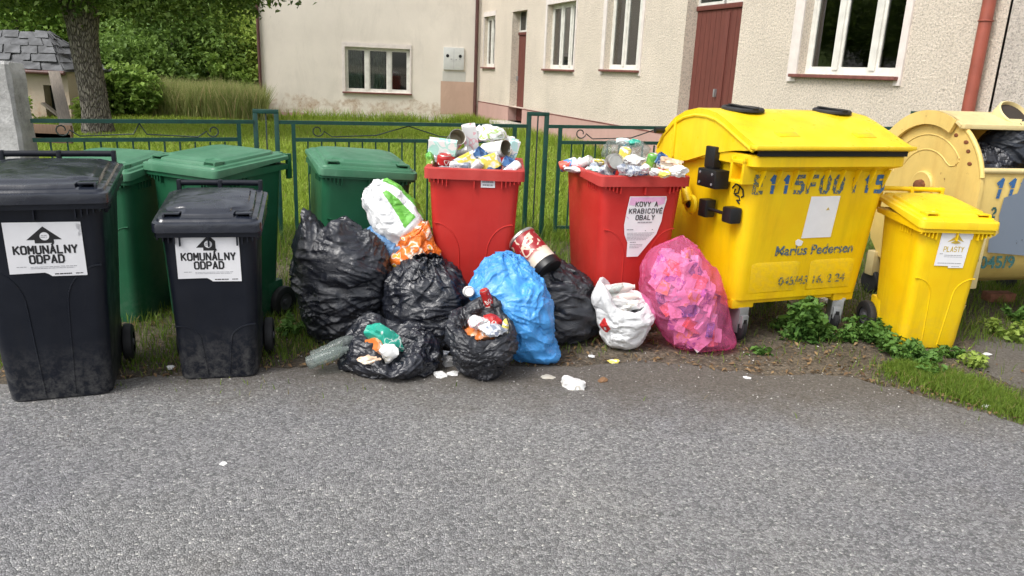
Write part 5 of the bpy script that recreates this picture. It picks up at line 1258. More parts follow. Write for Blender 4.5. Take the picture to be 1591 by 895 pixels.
def post7(V):
    V=V.copy();x,y=V[:,:,0],V[:,:,1];h=np.clip((V[:,:,2]-.16)/.14,0,1);V[:,:,2]+=h*(.09*np.exp(-((x+.15)/.05)**2)-.10*(x)+.30*y-.02);return V
Y=film(smooth=4,prof=openbag(.335,.130,.155,.85,-.02,.10),seed=23,eu=([0,.5,1],[1.06,1.06,1.12]),ev=([0,.5,1],[1.10,1.08,1.1]),lump=.03,n_h=40,n_star=4,hdir=.6,post=post7,amp=.40,n_fan=10,nu0=26,nv0=20,inn=.03)
wb=place(bag_object('carrier_bag',Y,M_whitebag,sub=0),(.68,4.37,0),'white carrier bag with a red mark, full of plastic bottles, left of the pink bag','carrier bag')
M_redprint=simple('red_print',(.55,.03,.03),.5);M_blueprint=simple('blue_print',(.05,.12,.45),.5)
def patch_on(X,u0,u1,v0,v1,name,mat,parent,off=.003,shape=None):
    """printed area cut out of the same surface, lifted by a hair"""
    nv,nu,_=X.shape;du=np.roll(X,-1,1)-np.roll(X,1,1);dv=np.gradient(X,axis=0);n=np.cross(du,dv);n/=np.linalg.norm(n,axis=2,keepdims=True)+1e-9
    Y=X+n*off;us=np.arange(int(u0*nu),int(u1*nu)+1);vs=np.arange(int(v0*nv),int(v1*nv)+1);V=Y[np.ix_(vs,us%nu)].reshape(-1,3);w=len(us);Fq=[]
    for a in range(len(vs)-1):
        for b_ in range(w-1):
            if shape and not shape((b_+.5)/(w-1),(a+.5)/(len(vs)-1)): continue
            Fq.append((a*w+b_,a*w+b_+1,(a+1)*w+b_+1,(a+1)*w+b_))
    return npmesh(name,V,np.array(Fq),mat,parent)
patch_on(Y,.575,.66,.36,.52,'red_print',M_redprint,wb,.002,lambda a,b:abs(a-.5)+abs(b-.5)<.55 and not(.42<a<.6 and .2<b<.5))
pk=[(.13,0,.004,.02,.02),(.13,0,.006,.13,.10),(.13,0,.03,.165,.13),(.10,0,.12,.215,.175),(.05,0,.24,.245,.195),(.005,0,.36,.25,.20),(-.03,0,.46,.225,.18),(-.05,0,.54,.19,.15),(-.045,.02,.60,.135,.11),(-.03,.04,.645,.07,.06),(-.02,.05,.665,.03,.03),(-.02,.05,.675,.012,.012)]
def post8(V):
    V=V.copy();x,z=V[:,:,0],V[:,:,2];k=np.exp(-(z/.09)**2);V[:,:,0]=x+k*np.clip((x-.14)/.1,0,1)*.07;return V
Y=film(pk,smooth=4,post=post8,n_fan=20,seed=27,eu=1.05,ev=1.06,lump=.03,inn=.02,out=.012,n_h=60,n_star=8,knot=(0,0,.6),n_knot=26,hdir=.9,amp=.6)
PINK=(1.01,4.42,0)
place(bag_object('rubbish_bag',Y,M_pinkbag,closed_top=True,sub=0),PINK,'see-through pink rubbish sack full of cartons, leaning on the red bin','rubbish bag',GB)
# stacked carriers between the green bin and the red bin
Y=film([(0,0,.004,.02,.02),(0,0,.01,.10,.08),(0,0,.10,.15,.12),(0,0,.30,.16,.13),(0,0,.45,.165,.13),(-.0,0,.55,.17,.12),(.0,0,.60,.13,.09),(.0,0,.62,.05,.04)],seed=33,eu=1.2,ev=1.3,lump=.045,n_h=40,n_star=5,hdir=1.)
place(bag_object('carrier_bag',Y,M_clearblue,closed_top=True,sub=0),(-.745,4.56,.035),'thin crumpled blue film bag under the white and green carrier bag','carrier bag')
def tilt9(V):
    c=np.array([0,0,.65]);a=-.85;W=(V-c)*[1.0,1,1.12];x=W[:,:,0]*math.cos(a)+W[:,:,2]*math.sin(a);z=-W[:,:,0]*math.sin(a)+W[:,:,2]*math.cos(a);W=np.stack([x,W[:,:,1],z],2);return W+c+[.01,0,.045]
Y=film(smooth=4,prof=[(-.02,0,.50,.03,.03),(-.02,0,.505,.10,.08),(-.01,0,.54,.14,.10),(.01,0,.62,.155,.11),(.03,0,.70,.145,.10),(.05,0,.77,.115,.08),(.06,0,.82,.08,.05),(.06,0,.85,.03,.02)],seed=35,eu=1.08,ev=1.10,lump=.03,floor=False,n_h=24,n_star=5,knot=(0,0,.8),n_knot=22,hdir=1.,amp=.45,n_fan=10,post=tilt9)
G9=bag_object('carrier_bag',Y,M_whitebag,closed_top=True,sub=0);place(G9,(-.735,4.52,0),'white carrier bag with green patches lying on top of the stacked bags','carrier bag')
M_greenprint=polythene('green_printed_film',(.13,.42,.05),.4,var=.1)
patch_on(Y,.79,.88,.35,.78,'green_print',M_greenprint,G9,.002,lambda a,b:abs(a-.5)<.5-.25*b)
patch_on(Y,.93,1.12,.15,.88,'green_print',M_greenprint,G9,.002)
patch_on(Y,.60,.65,.30,.42,'blue_print',M_blueprint,G9,.002,lambda a,b:(a-.5)**2+(b-.5)**2<.25);patch_on(Y,.57,.61,.36,.44,'red_print',M_redprint,G9,.003)
# orange carrier
t=Mt('orange_printed_film');v=t.voro(13,out=0);c1=t.ramp(v,[(.0,(.75,.42,.03)),(.18,(.80,.45,.04)),(.24,(.85,.80,.70)),(.30,(.80,.17,.02)),(.62,(.82,.18,.015)),(.70,(.85,.80,.70)),(.78,(.80,.22,.02))])
t.base(c1).set(Roughness=.35);t.bump(t.noise(30,5,.6,1.5),.008,1);M_orange=t.m
Y=film([(-.03,0,.0,.02,.02),(-.03,0,.01,.09,.07),(-.03,0,.15,.12,.08),(-.02,0,.36,.125,.08),(.0,0,.48,.13,.085),(.03,0,.58,.105,.07),(.065,0,.66,.06,.045),(.08,0,.69,.02,.02)],seed=39,eu=1.1,ev=1.14,lump=.035,n_h=30,n_star=4,hdir=1.)
place(bag_object('carrier_bag',Y,M_orange,closed_top=True,sub=0),(-.61,4.44,0),'orange printed carrier bag standing behind the knotted black bag','carrier bag')
# ------------------------------------------------------------ tins, cans, cartons, wrappers and bottles
def printmat(name,stops,sc=14,rough=.4,metal=0.,scale=(1,1,1),dist=.6):
    t=Mt(name);n=t.noise(sc,2,.5,dist,scale);r=t.nt.nodes.new('ShaderNodeValToRGB');r.color_ramp.interpolation='CONSTANT';e=r.color_ramp.elements
    while len(e)<len(stops): e.new(.5)
    for i,(p,c) in enumerate(stops): e[i].position=p;e[i].color=col4(c)
    t.L(n,r.inputs[0]);t.base(r.outputs[0]).set(Roughness=rough,Metallic=metal);t.bump(t.noise(30,4),.003,.7);return t.m
WH=(.78,.78,.77);OW=(.66,.63,.56)
M_tin=simple('tinned_steel',(.55,.54,.50),.30,.15,20,metal=.85);M_tinin=simple('tin_inside',(.34,.30,.22),.4,.3,14,metal=.5)
M_foil=simple('crumpled_foil',(.60,.61,.62),.3,.15,20,metal=.6,bump=.002)
P_mint=printmat('mint_and_white_print',[(0,WH),(.47,(.45,.75,.68)),(.55,(.70,.85,.82)),(.60,WH)],9)
P_pink=printmat('pink_and_white_print',[(0,WH),(.55,(.80,.45,.50)),(.60,WH)],12)
P_lime=printmat('lime_and_grey_print',[(0,(.55,.60,.55)),(.42,WH),(.54,(.42,.62,.15)),(.60,(.75,.78,.70))],13)
P_yel=printmat('yellow_and_white_print',[(0,WH),(.45,(.80,.66,.12)),(.56,(.84,.78,.45)),(.62,WH)],10)
P_blue=printmat('blue_print_pack',[(0,(.03,.08,.22)),(.47,(.08,.20,.45)),(.56,(.6,.66,.75)),(.60,(.04,.10,.28))],14)
P_red=printmat('red_print_pack',[(0,(.45,.02,.02)),(.58,(.75,.70,.66)),(.63,(.5,.03,.03))],14)
P_aqua=printmat('aqua_print_pack',[(0,(.50,.78,.76)),(.48,(.80,.83,.82)),(.58,(.20,.45,.60)),(.62,(.55,.78,.75))],9)
P_grey=printmat('grey_blue_print',[(0,(.20,.23,.30)),(.45,(.42,.45,.50)),(.55,(.70,.71,.73)),(.62,(.25,.28,.38))],14)
P_white=printmat('plain_white_film',[(0,WH),(.58,OW),(.64,WH)],9)
P_peach=printmat('peach_carton_print',[(0,(.74,.52,.36)),(.5,(.78,.68,.55)),(.62,(.70,.40,.25))],9)
P_green=printmat('green_can_print',[(0,(.12,.38,.06)),(.5,(.25,.50,.08)),(.62,(.70,.75,.55))],12)
P_orange=printmat('orange_wrapper_print',[(0,(.70,.20,.04)),(.5,(.80,.40,.22)),(.6,WH)],16)
P_teal=printmat('teal_film_print',[(0,(.02,.36,.26)),(.5,(.06,.45,.34)),(.56,(.65,.80,.75)),(.60,(.03,.38,.28))],14)
P_brown=simple('brown_cardboard',(.24,.15,.085),.85,.25,10)
def orient(o,loc,rx,ry,rz): o.location=tuple(loc);o.rotation_euler=Euler((R_(rx),R_(ry),R_(rz)));return o
def nbump(p,r): return 0
def can(name,loc,r,h,mat,rot,label,cat='can',crush=.0,group=None,open_=False,seed=1):
    c=empty(name,loc,0,label,cat,group);c.rotation_euler=Euler(tuple(R_(a) for a in rot))
    rr=random.Random(seed);b=MB();n=22;rg=[]
    prof=[(r*.80,-h/2),(r*.97,-h/2+r*.10),(r,-h/2+r*.22)]+[(r,z) for z in np.linspace(-h/2+r*.3,h/2-r*.3,7)]+[(r,h/2-r*.28),(r*.86,h/2-r*.06),(r*.84,h/2)]
    if open_: prof=[(r*1.02,-h/2),(r,-h/2+.003)]+[(r*(1+.012*(k%2)),z) for k,z in enumerate(np.linspace(-h/2+.01,h/2-.01,13))]+[(r,h/2-.003),(r*1.03,h/2)]
    ph=rr.uniform(0,6)
    for q,z in prof:
        t=z/h;k=crush*math.exp(-(t*2.2)**2);rg.append([(q*math.cos(a)*(1-k*(.6+.4*math.cos(2*a+ph)))+k*r*.4*math.sin(ph),q*math.sin(a)*(1-k*(.6+.5*math.sin(3*a+ph))),z) for a in np.linspace(0,2*math.pi,n,endpoint=False)])
    b.rings(rg,True,not open_);b.build('body',mat,c,50)
    if open_:
        MB().lathe([(r*1.03,h/2),(r*1.02,h/2+.002),(r*.96,h/2),(r*.95,h/2-.004),(r*.95,-h/2+.012),(.001,-h/2+.012)],None,n,False,False).build('inside',M_tinin,c,50)
        MB().lathe([(r*1.035,h/2-.004),(r*1.05,h/2),(r*1.03,h/2+.003),(r*.97,h/2+.002)],None,n,False,False).build('rim_ring',M_tin,c,50)
    else:
        MB().lathe([(r*.84,h/2+.0005),(r*.80,h/2+.003),(r*.74,h/2-.002),(.001,h/2-.002)],None,n,False,False).build('can_end',M_tin,c,50)
    return c
def carton(name,loc,dx,dy,dz,mat,rot,label,cat='carton',crush=.12,seed=1,group=None,top=None):
    c=empty(name,loc,0,label,cat,group);c.rotation_euler=Euler(tuple(R_(a) for a in rot))
    rr=np.random.default_rng(seed);bm=bmesh.new();bmesh.ops.create_cube(bm,size=1)
    bmesh.ops.subdivide_edges(bm,edges=bm.edges[:],cuts=3,use_grid_fill=True)
    A=rr.normal(size=(3,3))*2.2;ph=rr.uniform(0,6,3)
    for v in bm.verts:
        q=np.array(v.co);d=np.sin(A@q*2.4+ph)*crush*.22*min(dx,dy,dz);e=1-np.max(np.abs(q))*0
        v.co=Vector((q[0]*dx+d[0]+rr.normal()*.0012,q[1]*dy+d[1]+rr.normal()*.0012,q[2]*dz+d[2]))
    me=bpy.data.meshes.new('body');bm.to_mesh(me);bm.free();me.materials.append(mat);o=bpy.data.objects.new('body',me);COL.objects.link(o);o.parent=c;shade(me,28)
    f=MB();f.box(-dx*.5,dx*.5,-dy*.04,dy*.04,dz*.5,dz*.5+.012);f.build('folded_seam',top or mat,c)
    return c
def crumple(name,loc,sx,sy,sz,mat,label,cat='wrapper',seed=1,rot=(0,0,0),rough=.45,group=None,sub=3):
    rr=np.random.default_rng(seed);bm=bmesh.new();bmesh.ops.create_icosphere(bm,subdivisions=sub,radius=1)
    pts=rr.normal(size=(16,3));pts/=np.linalg.norm(pts,axis=1)[:,None];hh=rr.uniform(.75,1.2,16);cd=rr.normal(size=(4,3));cd/=np.linalg.norm(cd,axis=1)[:,None];cf=rr.uniform(3.5,8,4);cp_=rr.uniform(0,6,4)
    for v in bm.verts:
        q=np.array(v.co);dts=pts@q;k=np.sort(hh/(np.maximum(dts,.05)))[:1][0] if False else None
        # star-shaped facets: distance to the nearest of many tilted planes
        m=dts>.15;r_=np.min(hh[m]/dts[m]) if m.any() else 1.1;r_=min(r_,1.35)
        r_*=(.74+.105*float(np.abs(np.sin(cd@q*cf+cp_)).sum()))*(1+rr.normal()*.025)
        v.co=Vector(q*r_);v.co.x*=sx;v.co.y*=sy;v.co.z*=sz
    me=bpy.data.meshes.new(name);bm.to_mesh(me);bm.free();me.materials.append(mat);o=bpy.data.objects.new(name,me);COL.objects.link(o);shade(me,24)
    orient(o,loc,*rot);return tag(o,label,cat,group)
Y1=4.72
a=lambda px,py,Y=Y1: atY(px,py,Y)
# --- heap in the first red bin
carton('drinks_carton',a(688,229,4.66),.165,.06,.085,P_mint,(10,4,-4),'white and mint drinks carton lying at the left of the tin heap','carton',.3,3)
can('open_tin',a(708,217,4.78),.049,.105,M_tin,(68,0,18),'open tin with brown inside, upper left of the tin heap','tin',open_=True)
carton('drinks_carton',a(731,215,4.82),.075,.06,.16,P_pink,(8,-10,10),'upright white carton with pink print behind the open tin','carton',.5,5)
crumple('wrapper',a(760,206,4.85),.085,.06,.045,P_lime,'silver and lime crumpled wrapper on top of the left tin heap',seed=6)
crumple('wrapper',a(745,207,4.9),.05,.05,.04,P_white,'small white wrapper left of the lime one',seed=61)
can('open_tin',a(770,233,4.72),.050,.17,P_white,(12,78,-28),'long white tin lying with its open end to the right','tin',open_=True)
carton('small_pack',a(745,241,4.60),.07,.05,.06,P_blue,(15,38,10),'small dark blue pack standing on its corner mid heap','pack',.3,8)
carton('small_pack',a(724,252,4.58),.12,.06,.07,P_yel,(0,-28,6),'yellow and white pack left of the blue pack','pack',.4,9)
carton('small_pack',a(762,252,4.57),.11,.06,.07,P_yel,(5,-20,-8),'yellow and white pack right of the blue pack','pack',.4,10)
can('plastic_tub',a(691,248,4.58),.046,.06,P_red,(10,5,0),'red plastic tub at the left rim of the tin heap','tub')
crumple('wrapper',a(668,249,4.62),.028,.03,.035,P_green,'small green and orange pack at the left end of the tin heap',seed=12)
carton('drinks_carton',a(795,236,4.74),.05,.06,.14,P_aqua,(6,12,20),'upright aqua carton at the right end of the tin heap','carton',.4,13)
carton('small_pack',a(790,254,4.60),.07,.05,.05,P_blue,(0,25,12),'small blue pack below the aqua carton','pack',.3,14)
can('drink_can',a(719,237,4.68),.033,.115,M_foil,(60,40,30),'dented silver can below the open tin','can',crush=.25,seed=3)
crumple('wrapper',a(775,214,4.86),.05,.05,.045,P_lime,'green and white wrapper at the upper right of the heap',seed=15)
crumple('wrapper',a(790,224,4.9),.05,.05,.05,P_white,'white wrapper behind the aqua carton',seed=16)
M_=(('crushed_can',M_foil),('crushed_can',P_grey),('crushed_can',P_white),('crushed_can',P_blue),('crushed_can',P_pink))
k=0
for iy in range(3):
    for ix in range(5):
        p=(-.243-.20+.10*ix+random.uniform(-.02,.02),4.55+.17*iy,1.0+random.uniform(-.01,.03));nm,mt=M_[k%5];k+=1
        can(nm,p,.033,.115,mt,(random.uniform(0,180),random.uniform(0,180),random.uniform(0,180)),'crushed drinks can in the lower layer of the left tin heap','can',crush=.4,seed=k,group='crushed cans under the left tin heap')
# --- heap in the second red bin
b2=lambda px,py,Y=4.75: atY(px,py,Y)
can('drink_can',b2(883,256,4.95),.036,.115,printmat('blue_red_can_print',[(0,(.72,.74,.78)),(.46,(.10,.25,.6)),(.54,(.65,.10,.06)),(.62,WH)],9),(20,70,20),'blue, white and red can at the left end of the right heap','can',crush=.15,seed=5)
can('plastic_bottle',b2(906,254,4.88),.034,.13,P_pink,(15,62,-25),'pale bottle lying next to the blue and red can','bottle',crush=.12,seed=6)
crumple('wrapper',b2(890,263,4.78),.045,.04,.018,P_white,'flat white wrapper at the left rim of the right heap',seed=22)
crumple('wrapper',b2(926,252,4.9),.06,.04,.025,P_yel,'pale yellowish wrapper behind the round tin',seed=23)
crumple('wrapper',b2(925,263,4.72),.045,.04,.015,P_mint,'flat mint white wrapper left of the round tin',seed=24)
can('food_tin',b2(954,252,4.56),.050,.10,M_tin,(82,0,6),'round silver tin showing its flat base at the rim','tin',seed=7)
crumple('film_bag',b2(951,232,4.80),.065,.06,.055,M_clear,'clear plastic film bag on the right heap',cat='film bag',seed=25)
crumple('film_bag',b2(993,234,4.80),.065,.06,.050,M_clear,'greenish clear film at the top right of the heap',cat='film bag',seed=26)
crumple('wrapper',b2(970,222,4.84),.05,.04,.022,P_aqua,'pale aqua wrapper topmost on the right heap',seed=27)
crumple('wrapper',b2(985,222,4.82),.038,.04,.022,P_teal,'teal wrapper topmost on the right heap',seed=28)
can('cup',b2(970,239,4.66),.037,.07,P_yel,(14,10,0),'pale green yellow cup above the round tin','cup',crush=.1,seed=8)
crumple('wrapper',b2(984,250,4.62),.062,.05,.040,P_white,'large crumpled white wrapper in the middle of the right heap',seed=29)
for i,(px,py) in enumerate(((968,262),(979,266),(990,265))): crumple('crushed_can',b2(px,py,4.50),.030,.03,.026,P_grey,('left','middle','right')[i]+'most of three crushed grey blue cans on the rim of the right heap','can',seed=31+i)
crumple('wrapper',b2(1002,262,4.50),.03,.03,.028,P_pink,'small pinkish wrapper right of the grey cans',seed=35)
can('drink_can',b2(1012,252,4.68),.033,.10,P_green,(12,8,0),'green can standing in the right heap','can',crush=.1,seed=9)
carton('small_pack',b2(1026,248,4.66),.055,.045,.06,P_blue,(10,30,10),'small blue and white pack beside the green can','pack',.3,37)
carton('drinks_carton',b2(1043,256,4.58),.13,.06,.05,P_peach,(6,10,-6),'flattened peach carton at the right end of the heap','carton',.8,38)
crumple('wrapper',b2(1053,266,4.46),.045,.035,.030,P_white,'crumpled white and grey pack at the far right of the rim',seed=39)
crumple('wrapper',b2(1018,268,4.44),.035,.03,.020,P_white,'small white wrapper on the rim below the green can',seed=40)
crumple('wrapper',b2(1034,270,4.42),.04,.03,.020,P_yel,'pale wrapper on the rim below the peach carton',seed=41)
for iy in range(3):
    for ix in range(5):
        c_,s_=math.cos(R_(17)),math.sin(R_(17));lx,ly=-.20+.10*ix,.12+.19*iy
        k+=1;nm,mt=M_[k%5];can(nm,(.765+c_*lx-s_*ly,4.52+s_*lx+c_*ly,1.0+random.uniform(-.01,.015)),.033,.115,mt,(random.uniform(0,180),random.uniform(0,180),random.uniform(0,180)),'crushed drinks can in the lower layer of the right heap','can',crush=.4,seed=k,group='crushed cans under the right heap')
# --- party keg between the red bins
t=Mt('keg_print');ob=t.sep();wv_=t.nt.nodes.new('ShaderNodeTexNoise');wv_.inputs['Scale'].default_value=16;wv_.inputs['Distortion'].default_value=1.4;t.L(t.tc.outputs['Object'],wv_.inputs[0])
band=t.ramp(t.math('ADD',t.math('MULTIPLY',ob[2],3.2),.5),[(.0,(.40,.02,.03)),(.10,(.62,.48,.34)),(.16,(.30,.015,.02)),(.60,(.30,.015,.02)),(.66,(.70,.62,.50)),(.80,(.72,.66,.56)),(.86,(.45,.03,.03)),(1,(.3,.02,.02))])
blob=t.ramp(wv_.outputs[0],[(.0,0),(.54,0),(.57,1),(1,1)]);t.base(t.mix(t.math('MULTIPLY',blob,.85),band,(.74,.64,.50))).set(Roughness=.35);M_keg=t.m
kc=empty('party_keg',atY(829,392,4.42),0,'big dark red and cream keg can with black end, lying tilted between the red bins','keg can');kc.rotation_mode='QUATERNION';kc.rotation_quaternion=Vector((.62,-.55,-.56)).to_track_quat('Z','Y')
kc.scale=(1.1,1.1,1.1)
MB().lathe([(.062,-.115),(.076,-.105),(.079,-.095),(.076,-.085),(.079,-.06),(.079,.08),(.077,.095),(.079,.105)],None,36,True,True).build('body',M_keg,kc,40)
MB().lathe([(.080,.095),(.083,.10),(.083,.135),(.076,.142),(.04,.136),(.0,.136)],None,36,False,True).build('black_end',M_bplast,kc,35)
MB().lathe([(.080,-.112),(.083,-.106),(.083,-.098),(.079,-.094)],None,36,False,False).build('seam_ring',M_tin,kc,40)
MB().lathe([(.022,-.117),(.022,-.112),(.012,-.106)],None,16).build('bung',M_bplast,kc,40)
# --- loose items around the bags
can('drink_can',atY(728,453,4.02),.031,.12,P_white,(74,0,6),'small pale can between black and blue bags, round end to the viewer','can',seed=10)
can('drink_can',atY(756,463,3.93),.028,.10,P_red,(12,-20,0),'red can stuck at the left side of the blue bag','can',crush=.35,seed=11)
# contents of the small open bag
q=lambda px,py,Y=3.83: atY(px,py,Y)
crumple('wrapper',q(742,500,3.80),.045,.04,.030,P_pink,'white and red wrapper in the small open black bag',seed=51)
crumple('wrapper',q(763,497,3.82),.045,.04,.030,P_red,'red and cream wrapper in the small open black bag',seed=52)
crumple('wrapper',q(768,513,3.77),.05,.04,.026,P_grey,'pale blue grey wrapper lowest in the small open black bag',seed=53)
crumple('wrapper',q(754,509,3.78),.04,.04,.028,P_white,'white wrapper in the middle of the small open black bag',seed=54)
crumple('wrapper',q(786,507,3.80),.014,.02,.035,P_yel,'yellow strip at the right lip of the small open black bag',seed=55)
crumple('wrapper',q(748,520,3.86),.08,.07,.05,P_orange,'orange brown wrapper deep in the small open black bag',seed=56)
# contents of the collapsed bag
crumple('film_bag',q(598,523,3.80),.095,.055,.050,P_teal,'teal green net film bag on the collapsed black bag',cat='film bag',seed=57,rot=(0,25,10))
crumple('wrapper',q(581,546,3.76),.045,.035,.060,P_orange,'orange wrapper in the middle of the collapsed black bag',seed=58)
crumple('wrapper',q(604,549,3.74),.040,.03,.052,P_white,'white paper piece beside the orange wrapper',seed=59,rot=(0,20,0))
crumple('wrapper',q(576,557,3.72),.050,.035,.022,P_peach,'brownish wrapper below the orange one',seed=60)
# clear bottle at the left
bt=empty('plastic_bottle',atY(520,540,3.83),0,'clear crushed plastic bottle lying left of the collapsed black bag','bottle');bt.rotation_euler=Euler((0,R_(66),R_(18)))
MB().lathe([(.020,-.13),(.036,-.125),(.038,-.10),(.034,-.08),(.038,-.06),(.034,-.03),(.038,-.01),(.038,.05),(.033,.08),(.018,.11),(.013,.12),(.013,.14)],None,22).build('body',M_clear,bt,50)
MB().lathe([(.015,.138),(.015,.155),(.012,.157)],None,16).build('cap',P_grey,bt,40)
bt=empty('plastic_bottle',atY(508,553,3.76),0,'second clear bottle under the first at the left of the collapsed bag','bottle');bt.rotation_euler=Euler((0,R_(70),R_(14)))
MB().lathe([(.020,-.11),(.034,-.105),(.036,-.08),(.031,-.06),(.035,-.04),(.035,.04),(.03,.07),(.014,.10),(.013,.12)],None,22).build('body',M_clear,bt,50)
# plastic bottles in the white carrier
for i,(px,py,rt,lb) in enumerate(((960,448,(10,80,8),'upper pinkish clear bottle lying in the white carrier bag'),(966,460,(5,86,-4),'lower pinkish clear bottle lying in the white carrier bag'),(946,455,(40,40,30),'short clear bottle at the left of the white carrier bag'))):
    t_=empty('plastic_bottle',atY(px,py,4.36),0,lb,'bottle');t_.rotation_euler=Euler(tuple(R_(v) for v in rt))
    MB().lathe([(.012,-.095),(.026,-.09),(.030,-.07),(.027,-.04),(.030,-.01),(.030,.04),(.022,.07),(.012,.09),(.012,.10)],None,18).build('body',printmat('pale_pink_bottle',[(0,(.75,.62,.58)),(.5,(.80,.74,.72)),(.6,(.72,.50,.48))],12) if i<2 else M_clear,t_,50)
crumple('wrapper',atY(968,470,4.38),.10,.07,.05,P_white,'white wrappers filling the white carrier bag below the bottles',seed=63)
# cartons inside the pink sack
pin=[(.95,.25),(.8,.4),(.95,.5)]
P_purp=printmat('violet_print',[(0,(.35,.25,.60)),(.5,WH),(.58,(.45,.30,.65))],12)
pcols=[P_white,P_orange,P_white,P_purp,P_yel,P_white,P_mint,P_blue]
rr=random.Random(5)
k=0
row_=['bottom','second lowest','lower middle','middle','upper middle','second highest','top']
def lbl_p(zi,j,k): return ['white','orange','plain white','violet','yellow and white','pale','mint','dark blue'][k%8]+' carton in the '+row_[zi]+' layer of the sack, '+['at the right flank','right of centre','just right of the middle','just left of the middle','left of centre','at the left flank'][j]
for zi,(zc,cx,cy_,rx,ry) in enumerate(((.085,.115,0,.14,.11),(.16,.085,0,.16,.13),(.25,.055,0,.175,.14),(.34,.015,0,.185,.145),(.43,-.02,0,.18,.14),(.51,-.045,0,.15,.115),(.545,-.045,.02,.085,.065))):
    for j in range(6 if zi<6 else 3):
        an=-math.pi*(j+.5)/6 if zi<6 else -math.pi*(j+.5)/3
        an+=rr.uniform(-.15,.15)
        p=(PINK[0]+cx+rx*.76*math.cos(an),PINK[1]+cy_+ry*.76*math.sin(an),zc+rr.uniform(-.02,.02))
        carton('drinks_carton',p,rr.uniform(.06,.085),rr.uniform(.04,.06),rr.uniform(.08,.13),pcols[k%8],(rr.uniform(-20,20),rr.uniform(-80,80),rr.uniform(-25,25)+math.degrees(an)+90),lbl_p(zi,j,k),'carton',.25,k,group='cartons inside the pink sack');k+=1
crumple('filling',(PINK[0]+.04,PINK[1]+.02,.30),.12,.10,.24,P_pink,'packed wrappers in the core of the pink sack','wrapper',seed=77)
# black bag on top of the old metal container
Y=film([(0,0,.0,.05,.05),(0,0,.01,.28,.18),(0,0,.08,.34,.22),(0,0,.18,.34,.22),(.03,0,.27,.27,.18),(.05,0,.33,.15,.10),(.06,0,.35,.04,.03)],seed=71,eu=1.1,ev=1.14,lump=.04,n_h=40,n_star=6,hdir=1.,floor=False)
M_darkblue=polythene('blue_black_polythene',(.02,.025,.035),.34)
gb=bag_object('rubbish_bag',Y,M_darkblue,closed_top=True,sub=0);gv=GC.matrix_basis
place(gb,(3.03+math.cos(R_(14))*.66-math.sin(R_(14))*.36,5.05+math.sin(R_(14))*.66+math.cos(R_(14))*.36,1.06),'dark rubbish bag bulging out of the old gold container','rubbish bag',GB,R_(14))
gb.update_tag()
Y=film([(0,0,.0,.05,.05),(0,0,.01,.20,.18),(0,0,.10,.24,.20),(0,0,.20,.20,.17),(.0,0,.27,.08,.07),(.0,0,.28,.03,.03)],seed=72,lump=.03,n_h=20,n_star=4,hdir=1.,floor=False)
place(bag_object('rubbish_bag',Y,M_bag,closed_top=True,sub=0),(3.03+math.cos(R_(14))*.28-math.sin(R_(14))*.38,5.05+math.sin(R_(14))*.28+math.cos(R_(14))*.38,.93),'black rubbish bag in the left corner of the old gold container','rubbish bag',GB)
# --- litter on the ground
def lit(px,py,s,h,mat,label,seed,cat='litter',rot=(0,0,0)):
    p=gnd(px,py,h*.5);crumple('litter',(p[0],p[1],h*.62+.004),s,s*.8,h,mat,label,cat,seed,rot,sub=3)
lit(890,598,.055,.034,P_white,'crumpled white paper lying alone on the asphalt',81,'paper')
lit(851,587,.035,.006,simple('beige_plastic_lid',(.50,.47,.40),.5),'flat beige disc on the asphalt beside the blue bag',82,'lid')
lit(936,592,.022,.012,simple('brown_leaf_litter',(.22,.12,.06),.8),'small brown lump on the asphalt right of the white paper',83)
lit(954,563,.028,.010,P_yel,'pale twisted scrap in front of the white carrier bag',84)
lit(919,555,.018,.006,P_white,'small white chip on the soil by the dull black bag',85)
lit(684,584,.035,.012,P_white,'white torn scrap left of the small open black bag',86)
lit(704,582,.030,.010,P_white,'white scrap touching the small open black bag',87)
carton('litter',gnd(700,563,.02),.07,.05,.045,simple('silver_grey_pack',(.45,.45,.45),.4),(0,20,30),'silver grey box lying between two black bags','pack',.4,88)
carton('litter',gnd(688,553,.02),.06,.04,.04,P_grey,(10,0,-20),'small grey pack behind the silver box','pack',.4,89)
lit(1345,736,.001,.001,P_white,'x',1) if False else None
lit(1532,633,.022,.008,P_white,'white scrap at the edge of the grass strip',90)
lit(1533,551,.022,.008,P_white,'white scrap on the soil near the metal container',91)
lit(265,573,.02,.010,P_white,'white scrap on the grass between the black bins',92)
lit(348,722,.014,.005,P_white,'small white chip on the open asphalt, left',93)
lit(1160,588,.018,.006,P_white,'white chip on the soil before the yellow container castor',94)
p=gnd(1218,505);can('drink_can',(p[0],p[1],.04),.033,.10,P_green,(0,80,10),'yellow green can lying under the big yellow container','can',seed=12)
p=gnd(1290,478);crumple('wrapper',(p[0],p[1]+.1,.03),.06,.04,.03,P_white,'white wrapper under the big yellow container',seed=95)
p=gnd(1568,476);o=MB().bbox(-.11,.11,-.05,.05,0,.07,.008).build('brick',simple('worn_brick',(.24,.10,.06),.9,.3,20,bump=.003),None,30);o.location=(p[0],p[1]+.15,0);o.rotation_euler=(0,0,.15);tag(o,'worn red brick lying under the old gold container','brick')
